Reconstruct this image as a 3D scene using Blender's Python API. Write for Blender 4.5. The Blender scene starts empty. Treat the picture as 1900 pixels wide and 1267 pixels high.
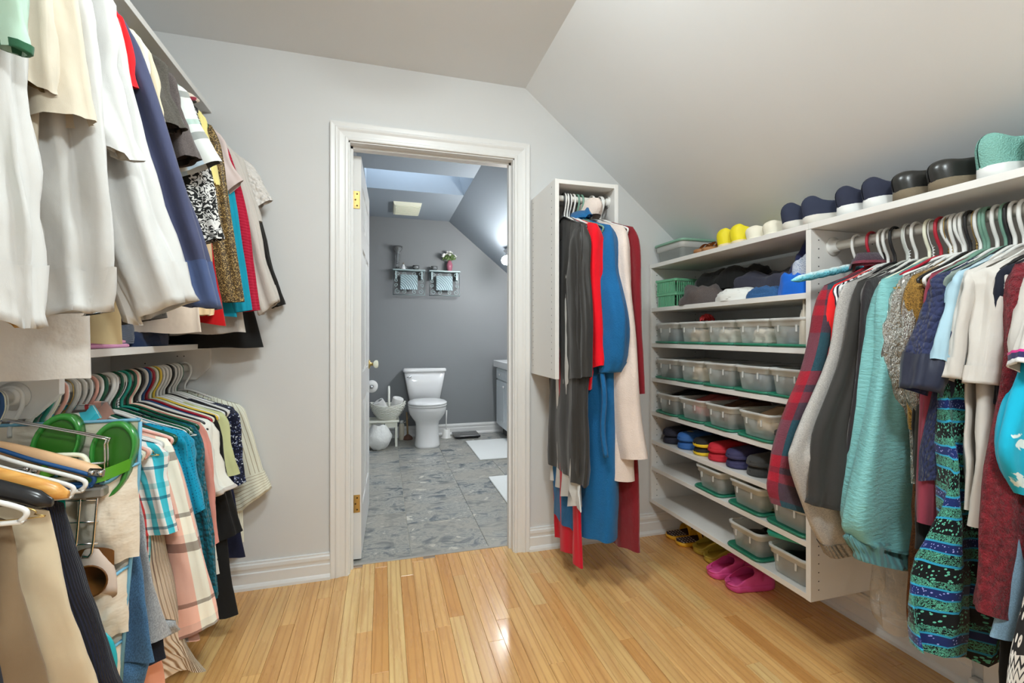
import bpy, bmesh, math, random
from mathutils import Vector, Matrix, noise
R = math.radians
rnd = random.Random(7)
sc = bpy.context.scene
COL = sc.collection
# ---------------------------------------------------------------- camera, world, lights, exposure
cam = bpy.data.objects.new('camera', bpy.data.cameras.new('camera'))
COL.objects.link(cam); sc.camera = cam
cam.location = (0, 0, 1.163); cam.rotation_euler = (R(90), 0, R(-15.8))
cam.data.sensor_width = 36; cam.data.lens = 843 / 1900 * 36; cam.data.shift_y = -12 / 1900; cam.data.clip_start = .02
w = bpy.data.worlds.new('sky'); sc.world = w; w.use_nodes = True
w.node_tree.nodes['Background'].inputs[0].default_value = (.74, .87, 1, 1)
w.node_tree.nodes['Background'].inputs[1].default_value = 11.0
vs = sc.view_settings
vs.view_transform = 'Standard'; vs.look = 'None'; vs.gamma = 1; vs.use_curve_mapping = False
vs.exposure = 0.22
cy = sc.cycles
cy.max_bounces = 5; cy.diffuse_bounces = 4; cy.glossy_bounces = 2; cy.transmission_bounces = 4; cy.transparent_max_bounces = 6; cy.caustics_reflective = False; cy.caustics_refractive = False
cy.use_light_tree = False
def lamp(name, kind, loc, power, color, size=.3, rot=(0, 0, 0)):
    d = bpy.data.lights.new(name, kind); d.energy = power; d.color = color
    if kind == 'AREA': d.shape = 'DISK'; d.size = size
    else: d.shadow_soft_size = size
    o = bpy.data.objects.new(name, d); COL.objects.link(o); o.location = loc; o.rotation_euler = rot
    return o
LAMPS = ((.16, 1.02, 62.), (.34, -.35, 100.))          # glowing ceiling domes: x, y, emission strength
LAMPC = (.89, .985, 1.)
# ---------------------------------------------------------------- helpers
def lin(c): return tuple((x / 255 / 12.92 if x / 255 <= .04045 else ((x / 255 + .055) / 1.055) ** 2.4) for x in c)
def C(r, g, b, k=1.25): return tuple(min(.86, x * k) for x in lin((r, g, b)))
def tag(o, label=None, cat=None, group=None, kind=None):
    for k, v in (('label', label), ('category', cat), ('group', group), ('kind', kind)):
        if v: o[k] = v
    return o
def link(o, parent=None):
    COL.objects.link(o)
    if parent is not None: o.parent = parent
    return o
def thing(name, label, cat, loc=(0, 0, 0), rz=0, group=None):
    o = bpy.data.objects.new(name, None); o.empty_display_size = .05; link(o)
    o.location = loc; o.rotation_euler = (0, 0, rz)
    return tag(o, label, cat, group)
class MB:
    def __init__(s): s.v = []; s.f = []; s.uv = None; s.sm = []
    def add(s, vs, fs, smooth=False):
        n = len(s.v); s.v += [tuple(p) for p in vs]; s.f += [tuple(i + n for i in f) for f in fs]; s.sm += [smooth] * len(fs)
        return s
    def box(s, x0, x1, y0, y1, z0, z1, c=0):
        if x0 > x1: x0, x1 = x1, x0
        if y0 > y1: y0, y1 = y1, y0
        if z0 > z1: z0, z1 = z1, z0
        if c <= 0:
            return s.add([(x0,y0,z0),(x1,y0,z0),(x1,y1,z0),(x0,y1,z0),(x0,y0,z1),(x1,y0,z1),(x1,y1,z1),(x0,y1,z1)],
                         [(3,2,1,0),(4,5,6,7),(0,1,5,4),(1,2,6,5),(2,3,7,6),(3,0,4,7)])
        V = []
        for z, e in ((z0, c), (z0 + c, 0), (z1 - c, 0), (z1, c)):
            a = c
            for (x, y, dx, dy) in ((x0, y0, 1, 1), (x1, y0, -1, 1), (x1, y1, -1, -1), (x0, y1, 1, -1)):
                if e: V.append((x + dx * c, y + dy * c, z)); V.append((x + dx * c, y + dy * c, z))
                else:
                    first = (x + dx * a, y, z); second = (x, y + dy * a, z)
                    if dx * dy > 0: V += [second, first]
                    else: V += [first, second]
        F = []
        for k in range(3):
            for i in range(8):
                j = (i + 1) % 8; a, b, c2, d = k*8+i, k*8+j, (k+1)*8+j, (k+1)*8+i
                q = []
                for t in (a, b, c2, d):
                    if not any(V[t] == V[r] for r in q): q.append(t)
                if len(q) >= 3: F.append(tuple(q))
        F.append((6, 4, 2, 0)); F.append((24, 26, 28, 30))
        return s.add(V, F)
    def grid(s, rows, closed_u=False, closed_v=False, smooth=True, cap0=False, cap1=False):
        n = len(rows[0]); m = len(rows); V = [p for r in rows for p in r]; F = []
        for i in range(m if closed_v else m - 1):
            for j in range(n if closed_u else n - 1):
                a = i * n + j; b = i * n + (j + 1) % n; k = (i + 1) % m
                F.append((a, b, k * n + (j + 1) % n, k * n + j))
        if cap0: F.append(tuple(range(n))[::-1])
        if cap1: F.append(tuple((m - 1) * n + j for j in range(n)))
        return s.add(V, F, smooth)
    def tube(s, pts, r, seg=8, closed=False, cap=True):
        P = [Vector(p) for p in pts]; n = len(P); rows = []
        rr = r if isinstance(r, (list, tuple)) else [r] * n
        t0 = ((P[1] - P[-1]) if closed else (P[1] - P[0])).normalized()
        up = Vector((0, 0, 1)) if abs(t0.z) < .9 else Vector((0, 1, 0))
        nn = (up - t0 * up.dot(t0)).normalized()
        for i in range(n):
            a = P[(i - 1) % n] if (closed or i > 0) else P[0]; b = P[(i + 1) % n] if (closed or i < n - 1) else P[-1]
            t = (b - a).normalized(); nn = (nn - t * nn.dot(t)).normalized(); bb = t.cross(nn)
            rows.append([P[i] + (nn * math.cos(2 * math.pi * k / seg) + bb * math.sin(2 * math.pi * k / seg)) * rr[i] for k in range(seg)])
        return s.grid(rows, True, closed, True, cap and not closed, cap and not closed)
    def lathe(s, prof, seg=24, c=(0, 0, 0), axis='z', sx=1, sy=1, caps=True):
        rows = []
        for (r, z) in prof:
            row = []
            for k in range(seg):
                a = 2 * math.pi * k / seg; x, y = r * math.cos(a) * sx, r * math.sin(a) * sy
                p = {'z': (x, y, z), 'x': (z, x, y), 'y': (y, z, x)}[axis]
                row.append((p[0] + c[0], p[1] + c[1], p[2] + c[2]))
            rows.append(row)
        return s.grid(rows, True, False, True, caps, caps)
    def mesh(s, name, mat=None):
        me = bpy.data.meshes.new(name); me.from_pydata(s.v, [], s.f)
        me.polygons.foreach_set('use_smooth', s.sm)
        if mat is not None:
            for m in (mat if isinstance(mat, (list, tuple)) else [mat]): me.materials.append(m)
        me.validate(); me.update()
        return me
    def build(s, name, mat=None, parent=None):
        return link(bpy.data.objects.new(name, s.mesh(name, mat)), parent)
def fixn(o):
    bm = bmesh.new(); bm.from_mesh(o.data); bmesh.ops.recalc_face_normals(bm, faces=bm.faces); bm.to_mesh(o.data); bm.free(); return o
def B(name, mat, parent, *a, c=0): return MB().box(*a, c=c).build(name, mat, parent)
def struct(o, label=None): o['kind'] = 'structure'; return tag(o, label)
def sub(o, lv=1):
    m = o.modifiers.new('s', 'SUBSURF'); m.levels = lv; m.render_levels = lv; return o
def inst(me, name, parent=None, loc=(0, 0, 0), rot=(0, 0, 0), scale=None):
    o = bpy.data.objects.new(name, me); o.location = loc; o.rotation_euler = rot
    if scale: o.scale = scale
    return link(o, parent)
def smooth_path(P, n=6, closed=False):
    P = [Vector(p) for p in P]; out = []; m = len(P)
    for i in range(m if closed else m - 1):
        g = lambda k: P[k % m] if closed else P[max(0, min(m - 1, k))]
        a, b, c, d = g(i - 1), g(i), g(i + 1), g(i + 2)
        for k in range(n):
            t = k / n
            out.append(.5 * ((2 * b) + (c - a) * t + (2 * a - 5 * b + 4 * c - d) * t * t + (3 * b - a - 3 * c + d) * t ** 3))
    if not closed: out.append(P[-1])
    return out
# ---------------------------------------------------------------- materials
MATS = {}
class NT:
    def __init__(s, name):
        s.m = bpy.data.materials.new(name); s.m.use_nodes = True; s.t = s.m.node_tree; s.p = s.t.nodes['Principled BSDF']; s.out = s.t.nodes['Material Output']
    def n(s, typ, props=None, **inp):
        nd = s.t.nodes.new('ShaderNode' + typ)
        for k, v in (props or {}).items(): setattr(nd, k, v)
        for k, v in inp.items():
            key = int(k[1:]) if k[0] == 'i' and k[1:].isdigit() else k.replace('_', ' ')
            s.set(nd.inputs[key], v)
        return nd
    def set(s, sock, v):
        if isinstance(v, bpy.types.NodeSocket): s.t.links.new(v, sock)
        elif isinstance(v, bpy.types.Node): s.t.links.new(v.outputs[0], sock)
        elif isinstance(v, tuple) and len(v) == 3 and sock.type == 'RGBA': sock.default_value = (*v, 1)
        else: sock.default_value = v
    def P(s, **k):
        for a, v in k.items(): s.set(s.p.inputs[a.replace('_', ' ')], v)
    def math(s, op, a, b=0.0, c=0.0):
        return s.n('Math', {'operation': op}, i0=a, i1=b, i2=c)
    def ramp(s, fac, stops, interp='LINEAR'):
        nd = s.n('ValToRGB', Fac=fac); e = nd.color_ramp.elements; nd.color_ramp.interpolation = interp
        while len(e) < len(stops): e.new(.5)
        for el, (p, c) in zip(e, stops): el.position = p; el.color = (*c, 1) if len(c) == 3 else c
        return nd
    def mix(s, fac, a, b, mode='MIX'):
        nd = s.n('MixRGB', {'blend_type': mode}); s.set(nd.inputs[0], fac); s.set(nd.inputs[1], a); s.set(nd.inputs[2], b); return nd
    def bump(s, h, strength=.3, dist=.002):
        s.P(Normal=s.n('Bump', None, Height=h, Strength=strength, Distance=dist))
    def coord(s, kind='Object', scale=(1, 1, 1), rot=(0, 0, 0)):
        t = s.n('TexCoord'); mp = s.n('Mapping', None, Scale=scale, Rotation=rot); s.t.links.new(t.outputs[kind], mp.inputs[0]); return mp
    def noise(s, vec, scale=5., detail=3., rough=.5, out='Fac'):
        nd = s.n('TexNoise', None, Scale=scale, Detail=detail, Roughness=rough); s.set(nd.inputs['Vector'], vec); return nd.outputs[out]
def simple(name, col, rough=.5, metal=0., bump=0., bscale=200., **kw):
    if name in MATS: return MATS[name]
    n = NT(name); n.P(Base_Color=col, Roughness=rough, Metallic=metal, **kw)
    if bump: n.bump(n.noise(n.coord(), bscale, 2), bump, .001)
    MATS[name] = n.m; return n.m
def clear_pane(name):
    n = NT(name); mx = n.n('MixShader', None, i0=.06); tr = n.n('BsdfTransparent'); gl = n.n('BsdfGlossy', None, Roughness=.02); n.t.links.new(tr.outputs[0], mx.inputs[1]); n.t.links.new(gl.outputs[0], mx.inputs[2]); n.t.links.new(mx.outputs[0], n.out.inputs[0]); return n.m
def paint(name, col, rough=.75):
    n = NT(name); v = n.coord()
    n.P(Base_Color=n.mix(.5, col, n.ramp(n.noise(v, 1.7, 4), [(.35, tuple(c * .96 for c in col)), (.65, tuple(min(1, c * 1.02) for c in col))])), Roughness=rough)
    n.bump(n.noise(v, 240, 2), .12, .0008); MATS[name] = n.m; return n.m
WALL = paint('wall_paint', (.71, .71, .705)); CEIL = paint('ceiling_paint', (.83, .845, .855), .85)
TRIM = simple('trim_paint', (.80, .797, .785), .35)
MELA = simple('melamine', (.82, .80, .77), .38, bump=.03, bscale=900)
BATHW = paint('bath_wall_paint', (.235, .245, .255), .6); BATHC = paint('bath_ceiling_paint', (.27, .31, .35), .7)
BLACK = simple('pin_hole', (.01, .01, .01), .8)
CHROME = simple('chrome', (.75, .75, .76), .14, 1.); BRASS = simple('brass', (.62, .43, .16), .3, 1.)
CERAM = simple('ceramic', (.84, .84, .84), .08); PLASTW = simple('white_plastic', (.80, .79, .76), .3)
def oak():
    n = NT('oak_floor'); oi = n.n('ObjectInfo'); t = n.n('TexCoord')
    off = n.n('Combine XYZ'.replace(' ', ''), None, X=n.math('MULTIPLY', oi.outputs['Random'], 37.), Y=n.math('MULTIPLY', oi.outputs['Random'], 91.), Z=0.)
    v = n.n('VectorMath', {'operation': 'ADD'}, i0=t.outputs['Object'], i1=off)
    mp = n.n('Mapping', None, Vector=v, Scale=(17, 1.5, 6))
    g1 = n.noise(mp, 1.6, 5, .55)
    mp2 = n.n('Mapping', None, Vector=v, Scale=(11, .9, 4)); wv = n.n('TexWave', {'wave_type': 'RINGS', 'rings_direction': 'Y'}, Vector=mp2, Scale=1.1, Distortion=5., Detail=3., Detail_Scale=.7)
    pores = n.noise(n.n('Mapping', None, Vector=v, Scale=(520, 14, 10)), 1., 2)
    base = n.ramp(oi.outputs['Random'], [(0., C(196, 142, 80)), (.25, C(218, 171, 110)), (.5, C(204, 153, 93)), (.75, C(226, 183, 124)), (1., C(190, 134, 74))])
    c1 = n.mix(n.math('MULTIPLY', n.ramp(g1, [(.40, (0, 0, 0)), (.70, (1, 1, 1))]), .5), base, C(172, 116, 62))
    c2 = n.mix(n.math('MULTIPLY', n.ramp(wv.outputs['Fac'], [(.0, (1, 1, 1)), (.24, (0, 0, 0))]), .38), c1, C(160, 104, 54))
    c3 = n.mix(n.math('MULTIPLY', n.ramp(pores, [(.60, (0, 0, 0)), (.72, (1, 1, 1))]), .22), c2, C(130, 84, 42))
    n.P(Base_Color=c3, Roughness=n.ramp(g1, [(.3, (.2, .2, .2)), (.7, (.33, .33, .33))]), Coat_Weight=.35, Coat_Roughness=.12)
    n.bump(pores, .08, .0006); return n.m
OAK = oak()
def slate():
    n = NT('slate_vinyl'); oi = n.n('ObjectInfo'); t = n.n('TexCoord')
    off = n.n('CombineXYZ', None, X=n.math('MULTIPLY', oi.outputs['Random'], 53.), Y=n.math('MULTIPLY', oi.outputs['Random'], 17.))
    v = n.n('VectorMath', {'operation': 'ADD'}, i0=t.outputs['Object'], i1=off)
    mp = n.n('Mapping', None, Vector=v, Scale=(1, 1.6, 1), Rotation=(0, 0, .35))
    a = n.n('TexNoise', None, Vector=mp, Scale=7.5, Detail=8., Roughness=.66, Distortion=1.1).outputs['Fac']
    b = n.n('TexNoise', None, Vector=mp, Scale=2.2, Detail=4., Distortion=.8).outputs['Fac']
    c = n.ramp(a, [(.34, C(70, 80, 88)), (.44, C(112, 116, 118)), (.51, C(160, 158, 150)), (.57, C(120, 122, 122)), (.66, C(200, 196, 184))])
    n.P(Base_Color=n.mix(n.ramp(b, [(.42, (0, 0, 0)), (.62, (.55, .55, .55))]), c, C(158, 152, 140)), Roughness=.34); n.bump(a, .15, .002); return n.m
SLATE = slate()
GROUT = simple('vinyl_grout', C(196, 192, 178), .6)
# ---------------------------------------------------------------- structure
XL, XR, YB, YN, ZC = -1.13, 1.865, 2.34, -1.7, 2.494
XRIDGE, SL = .738, .826
zslope = lambda x: ZC - SL * (x - XRIDGE)
DL, DR, DH = -.162, .674, 2.106                     # door opening
sub_ = struct(B('floor', OAK, None, XL - .02, XR + .02, YN, YB + .08, -.06, -.012))
m_, lens_ = {}, (.42, .57, .74, .93, 1.15)
PW = .0605
for L in lens_: m_[L] = MB().box(0, PW - .0009, 0, L - .0009, -.012, 0, c=.0007).mesh('plank', OAK)
x = XL
while x < XR:
    y = .15 - rnd.uniform(0, .5)
    while y < YB + .085:
        L = rnd.choice(lens_)
        if y + L > YB + .085:
            rest = YB + .085 - y
            if rest > .04: MB().box(0, PW - .0009, 0, rest, -.012, 0, c=.0007).build('plank', OAK, sub_).location = (x, y, 0)
        else: inst(m_[L], 'plank', sub_, (x, y, 0))
        y += L
    x += PW
# closet walls and ceiling
mb = MB(); T = .12
mb.box(XL - T, DL - .02, YB, YB + T, 0, ZC + .05); mb.box(DL - .02, DR + .02, YB, YB + T, DH + .02, ZC + .05)
top = lambda x: zslope(x)
mb.add([(DR+.02,YB,0),(XR,YB,0),(XR,YB,zslope(XR)+.03),(XRIDGE,YB,ZC+.03),(DR+.02,YB,ZC+.03)], [(0,1,2,3,4)])
mb.add([(DR+.02,YB+T,0),(XR,YB+T,0),(XR,YB+T,zslope(XR)+.03),(XRIDGE,YB+T,ZC+.03),(DR+.02,YB+T,ZC+.03)], [(4,3,2,1,0)])
mb.add([(DR+.02,YB,0),(DR+.02,YB+T,0),(DR+.02,YB+T,ZC),(DR+.02,YB,ZC)], [(0,1,2,3)])
struct(mb.build('wall_back', WALL))
struct(B('wall_left', WALL, None, XL - T, XL, YN, YB, 0, ZC + .05))
struct(B('wall_right', WALL, None, XR, XR + T, YN, YB, 0, 1.62))
struct(B('wall_front', WALL, None, XL - T, XR + T, YN - T, YN, 0, ZC + .05))
struct(B('ceiling', CEIL, None, XL - T, XRIDGE, YN, YB, ZC, ZC + .1))
struct(MB().add([(XRIDGE,YN,ZC),(XRIDGE,YB,ZC),(XR+.1,YB,zslope(XR+.1)),(XR+.1,YN,zslope(XR+.1)),
                 (XRIDGE,YN,ZC+.1),(XRIDGE,YB,ZC+.1),(XR+.1,YB,zslope(XR+.1)+.1),(XR+.1,YN,zslope(XR+.1)+.1)],
                [(0,3,2,1),(4,5,6,7),(0,1,5,4),(1,2,6,5),(2,3,7,6),(3,0,4,7)]).build('ceiling_slope', CEIL))
# ceiling lamps of the closet (out of the frame): glowing glass domes
for x_, y, s_ in LAMPS:
    t = thing('ceiling_lamp', 'round glass dome ceiling lamp, %s' % ('the one nearer the bathroom door' if y > 0 else 'the one behind the viewer'), 'ceiling lamp', (x_, y, ZC))
    MB().lathe([(.175, 0), (.18, -.012), (.172, -.02), (.165, -.02)], 32, caps=False).build('rim', TRIM, t)
    g_ = NT('dome_glass'); g_.P(Base_Color=(.9, .9, .9), Emission_Color=LAMPC, Emission_Strength=s_)
    MB().lathe([(.165, -.02), (.158, -.045), (.135, -.072), (.095, -.092), (.05, -.102), (.001, -.104)], 24, caps=False).build('dome', g_.m, t)
# mouldings
def extr(name, prof, a, b, nrm, mat, parent=None):
    """profile (out, up) swept along the floor line a->b; nrm points into the room"""
    r0 = [(a[0] + nrm[0] * o, a[1] + nrm[1] * o, a[2] + z) for o, z in prof]; r1 = [(b[0] + nrm[0] * o, b[1] + nrm[1] * o, b[2] + z) for o, z in prof]
    o = MB().grid([r0, r1], True, False, False, True, True).build(name, mat, parent); fixn(o); return o
BP = [(0,0),(.027,0),(.026,.012),(.020,.022),(.016,.026),(.016,.070),(.011,.074),(.012,.083),(.015,.094),(.014,.108),(.009,.113),(.009,.120),(0,.122)]
for nm, a, b, nrm in (('baseboard_back', (XL, YB, 0), (DL - .083, YB, 0), (0, -1)), ('baseboard_rear', (DR + .08, YB, 0), (XR, YB, 0), (0, -1)),
                      ('baseboard_right', (XR, YB, 0), (XR, 1.02, 0), (-1, 0)), ('baseboard_left', (XL, YN, 0), (XL, YB, 0), (1, 0)), ('baseboard_near', (XR, .42, 0), (XR, YN, 0), (-1, 0))):
    struct(extr(nm, BP, a, b, nrm, TRIM))
# door casing: mitred moulding
CP = [(0,0),(0,.011),(.004,.013),(.013,.014),(.017,.011),(.024,.0115),(.04,.014),(.050,.019),(.056,.0205),(.062,.018),(.068,.019),(.078,.021),(.083,.020),(.083,0)]
def casing(nm, y0, s):
    rows = []
    for k in range(4):
        row = []
        for o, d in CP:
            x = (DL - o) if k < 2 else (DR + o); z = 0 if k in (0, 3) else DH + o
            row.append((x, y0 + s * d, z))
        rows.append(row)
    for k, part in enumerate(('left', 'head', 'right')):
        mb = MB().grid([rows[k], rows[k+1]], True, False, False, True, True); struct(fixn(mb.build('trim_%d' % (k + 1 + (3 if s > 0 else 0)), TRIM)))
casing('door', YB, -1); casing('door', YB + T, 1)
J = MB()
J.box(DL - .02, DL + .006, YB - .0005, YB + T, 0, DH + .02); J.box(DR - .006, DR + .02, YB - .0005, YB + T, 0, DH + .02); J.box(DL - .02, DR + .02, YB - .0005, YB + T, DH - .006, DH + .02)
jm = struct(J.build('trim_7', TRIM))
st = MB(); st.box(DL + .006, DL + .017, YB + .045, YB + .08, 0, DH - .006); st.box(DR - .017, DR - .006, YB + .045, YB + .08, 0, DH - .006); st.box(DL, DR, YB + .045, YB + .08, DH - .018, DH - .006)
st.build('door_stop', TRIM, jm)
struct(B('trim_8', simple('threshold_grey', C(150, 146, 140), .4), None, DL + .006, DR - .006, YB + .079, YB + .098, -.01, .004, c=.002))
# ---------------------------------------------------------------- bathroom shell
BL, BR, BY = -.19, 1.95, 5.325
Y0 = YB + .09
gf = struct(B('floor_bathroom', GROUT, None, BL - .1, BR + .1, Y0 - .0, BY + .1, -.06, -.006))
TW, TL = .417, .836
ti = 0
for ci, x0 in enumerate((-.277, .140, .557, .974, 1.391, 1.808)):
    y = (2.225, 2.03, 2.42, 2.2, 2.0, 2.3)[ci]
    while y < BY:
        a, b, c, d = max(x0, BL) + .0012, min(x0 + TW, BR) - .0012, max(y, Y0) + .0012, min(y + TL, BY) - .0012
        if d - c > .02 and b - a > .02: MB().box(a - x0, b - x0, c - y, d - y, -.006, 0, c=.0005).build('tile', SLATE, gf).location = (x0, y, 0)
        y += TL
SX0, SX1, SY0, SY1 = -.15, .722, 3.80, 4.30          # skylight shaft
struct(B('wall_bathroom_back', BATHW, None, BL - T, BR + T, BY, BY + T, 0, ZC + .1))
struct(B('wall_bathroom_left', BATHW, None, BL - T, BL, YB + T, BY, 0, ZC + .1))
struct(B('wall_bathroom_right', BATHW, None, BR, BR + T, YB + T, BY, 0, ZC))
mb = MB(); mb.box(BL - T, XRIDGE, YB + T, SY0, ZC, ZC + .1); mb.box(BL - T, XRIDGE, SY1, BY, ZC, ZC + .1); mb.box(BL - T, SX0, SY0, SY1, ZC, ZC + .1)
struct(mb.build('ceiling_bathroom', BATHC))
mb = MB(); H2 = 3.05
mb.box(SX0 - .05, SX1 + .05, SY1 - .002, SY1 + .05, ZC + .0005, H2); mb.box(SX0 - .05, SX1 + .05, SY0 - .05, SY0 + .002, ZC + .0005, H2); mb.box(SX0 - .05, SX0 + .002, SY0, SY1, ZC + .0005, H2)
mb.add([(XRIDGE - .002, SY0, ZC), (XRIDGE - .002, SY1, ZC), (SX1 - .12, SY1, H2), (SX1 - .12, SY0, H2)], [(0, 1, 2, 3)])
struct(mb.build('ceiling_skylight_shaft', BATHC))
wn = bpy.data.objects.new('window_1', None); link(wn); struct(wn)
MB().box(SX0 - .05, SX1 + .05, SY0 - .05, SY1 + .05, H2, H2 + .012).build('pane', None, wn).data.materials.append(clear_pane('skylight_glass'))
struct(MB().add([(XRIDGE,YB+T,ZC),(XRIDGE,BY,ZC),(BR,BY,zslope(BR)),(BR,YB+T,zslope(BR)),(XRIDGE,YB+T,ZC+.1),(XRIDGE,BY,ZC+.1),(BR,BY,zslope(BR)+.1),(BR,YB+T,zslope(BR)+.1)],
                [(0,3,2,1),(4,5,6,7),(0,1,5,4),(1,2,6,5),(2,3,7,6),(3,0,4,7)]).build('ceiling_bathroom_slope', BATHC))
struct(extr('baseboard_bathroom', BP, (BL, BY, 0), (BR, BY, 0), (0, -1), TRIM)); struct(extr('baseboard_bath_left', BP, (BL, YB + T + .1, 0), (BL, BY, 0), (1, 0), TRIM))
# ---------------------------------------------------------------- bathroom door, six raised panels
DW, DZ = .795, 2.07
door = bpy.data.objects.new('door_1', None); link(door); struct(door); door.location = (DL + .008, YB + T + .004, .012); door.rotation_euler = (0, 0, R(-1.2))
tag(door, 'white six-panel door standing open into the bathroom')
t2 = .022; Z0, Z1 = 0, DZ
cols = ((.11, .355), (.44, .685)); rowsz = ((.24, .80), (.95, 1.62), (1.73, 1.95))
mb = MB()
for s in (0, .044 - .012): mb.box(s, s + .012, 0, .11, Z0, Z1); mb.box(s, s + .012, .355, .44, Z0, Z1); mb.box(s, s + .012, .685, DW, Z0, Z1)
for s in (0, .032):
    for za, zb in ((0, .24), (.80, .95), (1.62, 1.73), (1.95, DZ)):
        for ya, yb in cols: mb.box(s, s + .012, ya, yb, za, zb)
mb.box(.012, .032, 0, DW, 0, DZ)
mb.build('door_slab', TRIM, door)
for ya, yb in cols:
    for za, zb in rowsz:
        for sx, s in ((.032, 1), (.012, -1)):
            e = .028; g = .011
            V = [(sx, ya, za), (sx, yb, za), (sx, yb, zb), (sx, ya, zb)] + [(sx + s * .003, ya + g, za + g), (sx + s * .003, yb - g, za + g), (sx + s * .003, yb - g, zb - g), (sx + s * .003, ya + g, zb - g)] + [(sx + s * g, ya + e, za + e), (sx + s * g, yb - e, za + e), (sx + s * g, yb - e, zb - e), (sx + s * g, ya + e, zb - e)]
            F = [(k, (k + 1) % 4, 4 + (k + 1) % 4, 4 + k) for k in range(4)] + [(4 + k, 4 + (k + 1) % 4, 8 + (k + 1) % 4, 8 + k) for k in range(4)] + [(8, 9, 10, 11)]
            fixn(MB().add(V, F).build('panel', TRIM, door))
for z in (.24, 1.80):
    h = MB().box(.006, .038, -.0035, .001, z, z + .09, c=.001); h.lathe([(.006, z - .004), (.006, z + .094)], 10, (-.004, -.004, 0)); ho = h.build('hinge', BRASS, door)
    for dz in (.015, .045, .075): MB().lathe([(.0045, 0), (.003, -.0012)], 8, (.024 if dz != .045 else .016, -.0036, z + dz), axis='y').build('screw', simple('dark_screw', (.12, .08, .04), .4, 1.), ho)
kn = MB().lathe([(.030, 0), (.031, .004), (.024, .008), (.011, .012), (.010, .03)], 20, axis='x').build('door_knob', BRASS, door); kn.location = (.044, DW - .065, .955)
MB().lathe([(.010, .028), (.016, .031), (.024, .038), (.0275, .047), (.026, .056), (.018, .061), (.004, .063)], 20, axis='x').build('porcelain_knob', simple('cream_porcelain', C(238, 226, 196), .12), kn)
# ================================================================ closet furniture
def world(t):
    for ch in t.children: ch.location = ch.location - t.location
    return t
def holes(pts, axis, s, parent):
    mb = MB()
    for (x, y, z) in pts:
        ring = []
        for k in range(6):
            a = k * math.pi / 3; u, v = .0028 * math.cos(a), .0028 * math.sin(a)
            ring.append((x + u, y + s * .0004, z + v) if axis == 'y' else (x + s * .0004, y + u, z + v))
        mb.add(ring, [(0, 1, 2, 3, 4, 5)])
    o = mb.build('pin_holes', BLACK, parent); o['kind'] = 'stuff'; return o
XF = 1.495; PT = .02
SH = (1.319, 1.115, .917, .722, .557, .404, .212)
u = thing('shoe_shelf_unit', 'white wall-hung shelf unit of eight shelves full of bins and slippers', 'shelf unit', (1.68, 1.81, .19))
B('side_panel', MELA, u, XF, XR - .003, 2.316, 2.336, .19, 1.548, c=.0008); B('side_panel', MELA, u, XF, XR - .003, 1.294, 1.314, .19, 1.548, c=.0008)
B('top_shelf', MELA, u, XF, 1.838, 1.306, 2.336, 1.549, 1.571, c=.0008)
for z in SH: B('shelf', MELA, u, XF + .002, XR - .003, 1.3145, 2.3155, z - .022, z, c=.0008)
B('back_rail', MELA, u, 1.845, XR - .003, 1.3145, 2.3155, 1.45, 1.535)
zz = [.23 + .032 * k for k in range(41)]
holes([(x, 2.316, z) for z in zz for x in (XF + .037, XF + .30) if min(abs(z - s + .011) for s in SH) > .02] + [(x, 1.294, z) for z in zz for x in (XF + .037, XF + .30)], 'y', -1, u)
world(u)
u = thing('hanging_rail_unit', 'long white top shelf with a pale clothes rail beneath it, beside the shoe shelves', 'clothes rail', (1.68, .5, 1.49))
B('top_shelf', MELA, u, XF, 1.838, -.7, 1.305, 1.549, 1.571, c=.0008); B('back_rail', MELA, u, 1.845, XR - .003, -.7, 1.293, 1.40, 1.535)
ROD = simple('rod_paint', (.80, .77, .71), .3)
RX, RZ = 1.6, 1.49
rod = MB().tube([(RX, 1.292, RZ), (RX, -.7, RZ)], .0165, 16).build('rod', ROD, u)
MB().lathe([(.034, 1.2935), (.034, 1.289), (.022, 1.286), (.021, 1.268), (.0175, 1.268)], 20, (RX, 0, RZ), axis='y').build('rod_flange', PLASTW, u)
world(u)
# tower
TX0, TX1, TY0, TZ0, TZ1 = .768, 1.095, 1.978, .957, 1.891
TRY, TRZ = 2.045, 1.822
u = thing('robe_cabinet', 'narrow open white hanging cabinet mounted between the door and the shelves', 'cabinet', (.93, 2.16, TZ0))
B('side_panel', MELA, u, TX0, TX0 + PT, TY0, 2.337, TZ0, TZ1, c=.0008); B('side_panel', MELA, u, TX1 - PT, TX1, TY0, 2.337, TZ0, TZ1, c=.0008)
B('top_panel', MELA, u, TX0 + PT, TX1 - PT, TY0 + .001, 2.337, TZ1 - .02, TZ1 - .0005, c=.0008); B('back_rail', MELA, u, TX0 + PT, TX1 - PT, 2.322, 2.337, TZ1 - .12, TZ1 - .021)
B('bottom_cleat', MELA, u, TX0 + PT, TX1 - PT, 2.318, 2.337, TZ0, TZ0 + .06)
MB().tube([(TX0 + PT, TRY, TRZ), (TX1 - PT, TRY, TRZ)], .0145, 16).build('rod', ROD, u)
for x, s in ((TX0 + PT, 1), (TX1 - PT, -1)): MB().lathe([(.028, x), (.028, x + s * .004), (.019, x + s * .006), (.019, x + s * .016)], 18, (0, TRY, TRZ), axis='x').build('rod_flange', PLASTW, u)
holes([(TX0, y, 1.0 + .032 * k) for k in range(28) for y in (TY0 + .045, 2.30)], 'x', -1, u)
world(u)
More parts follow.
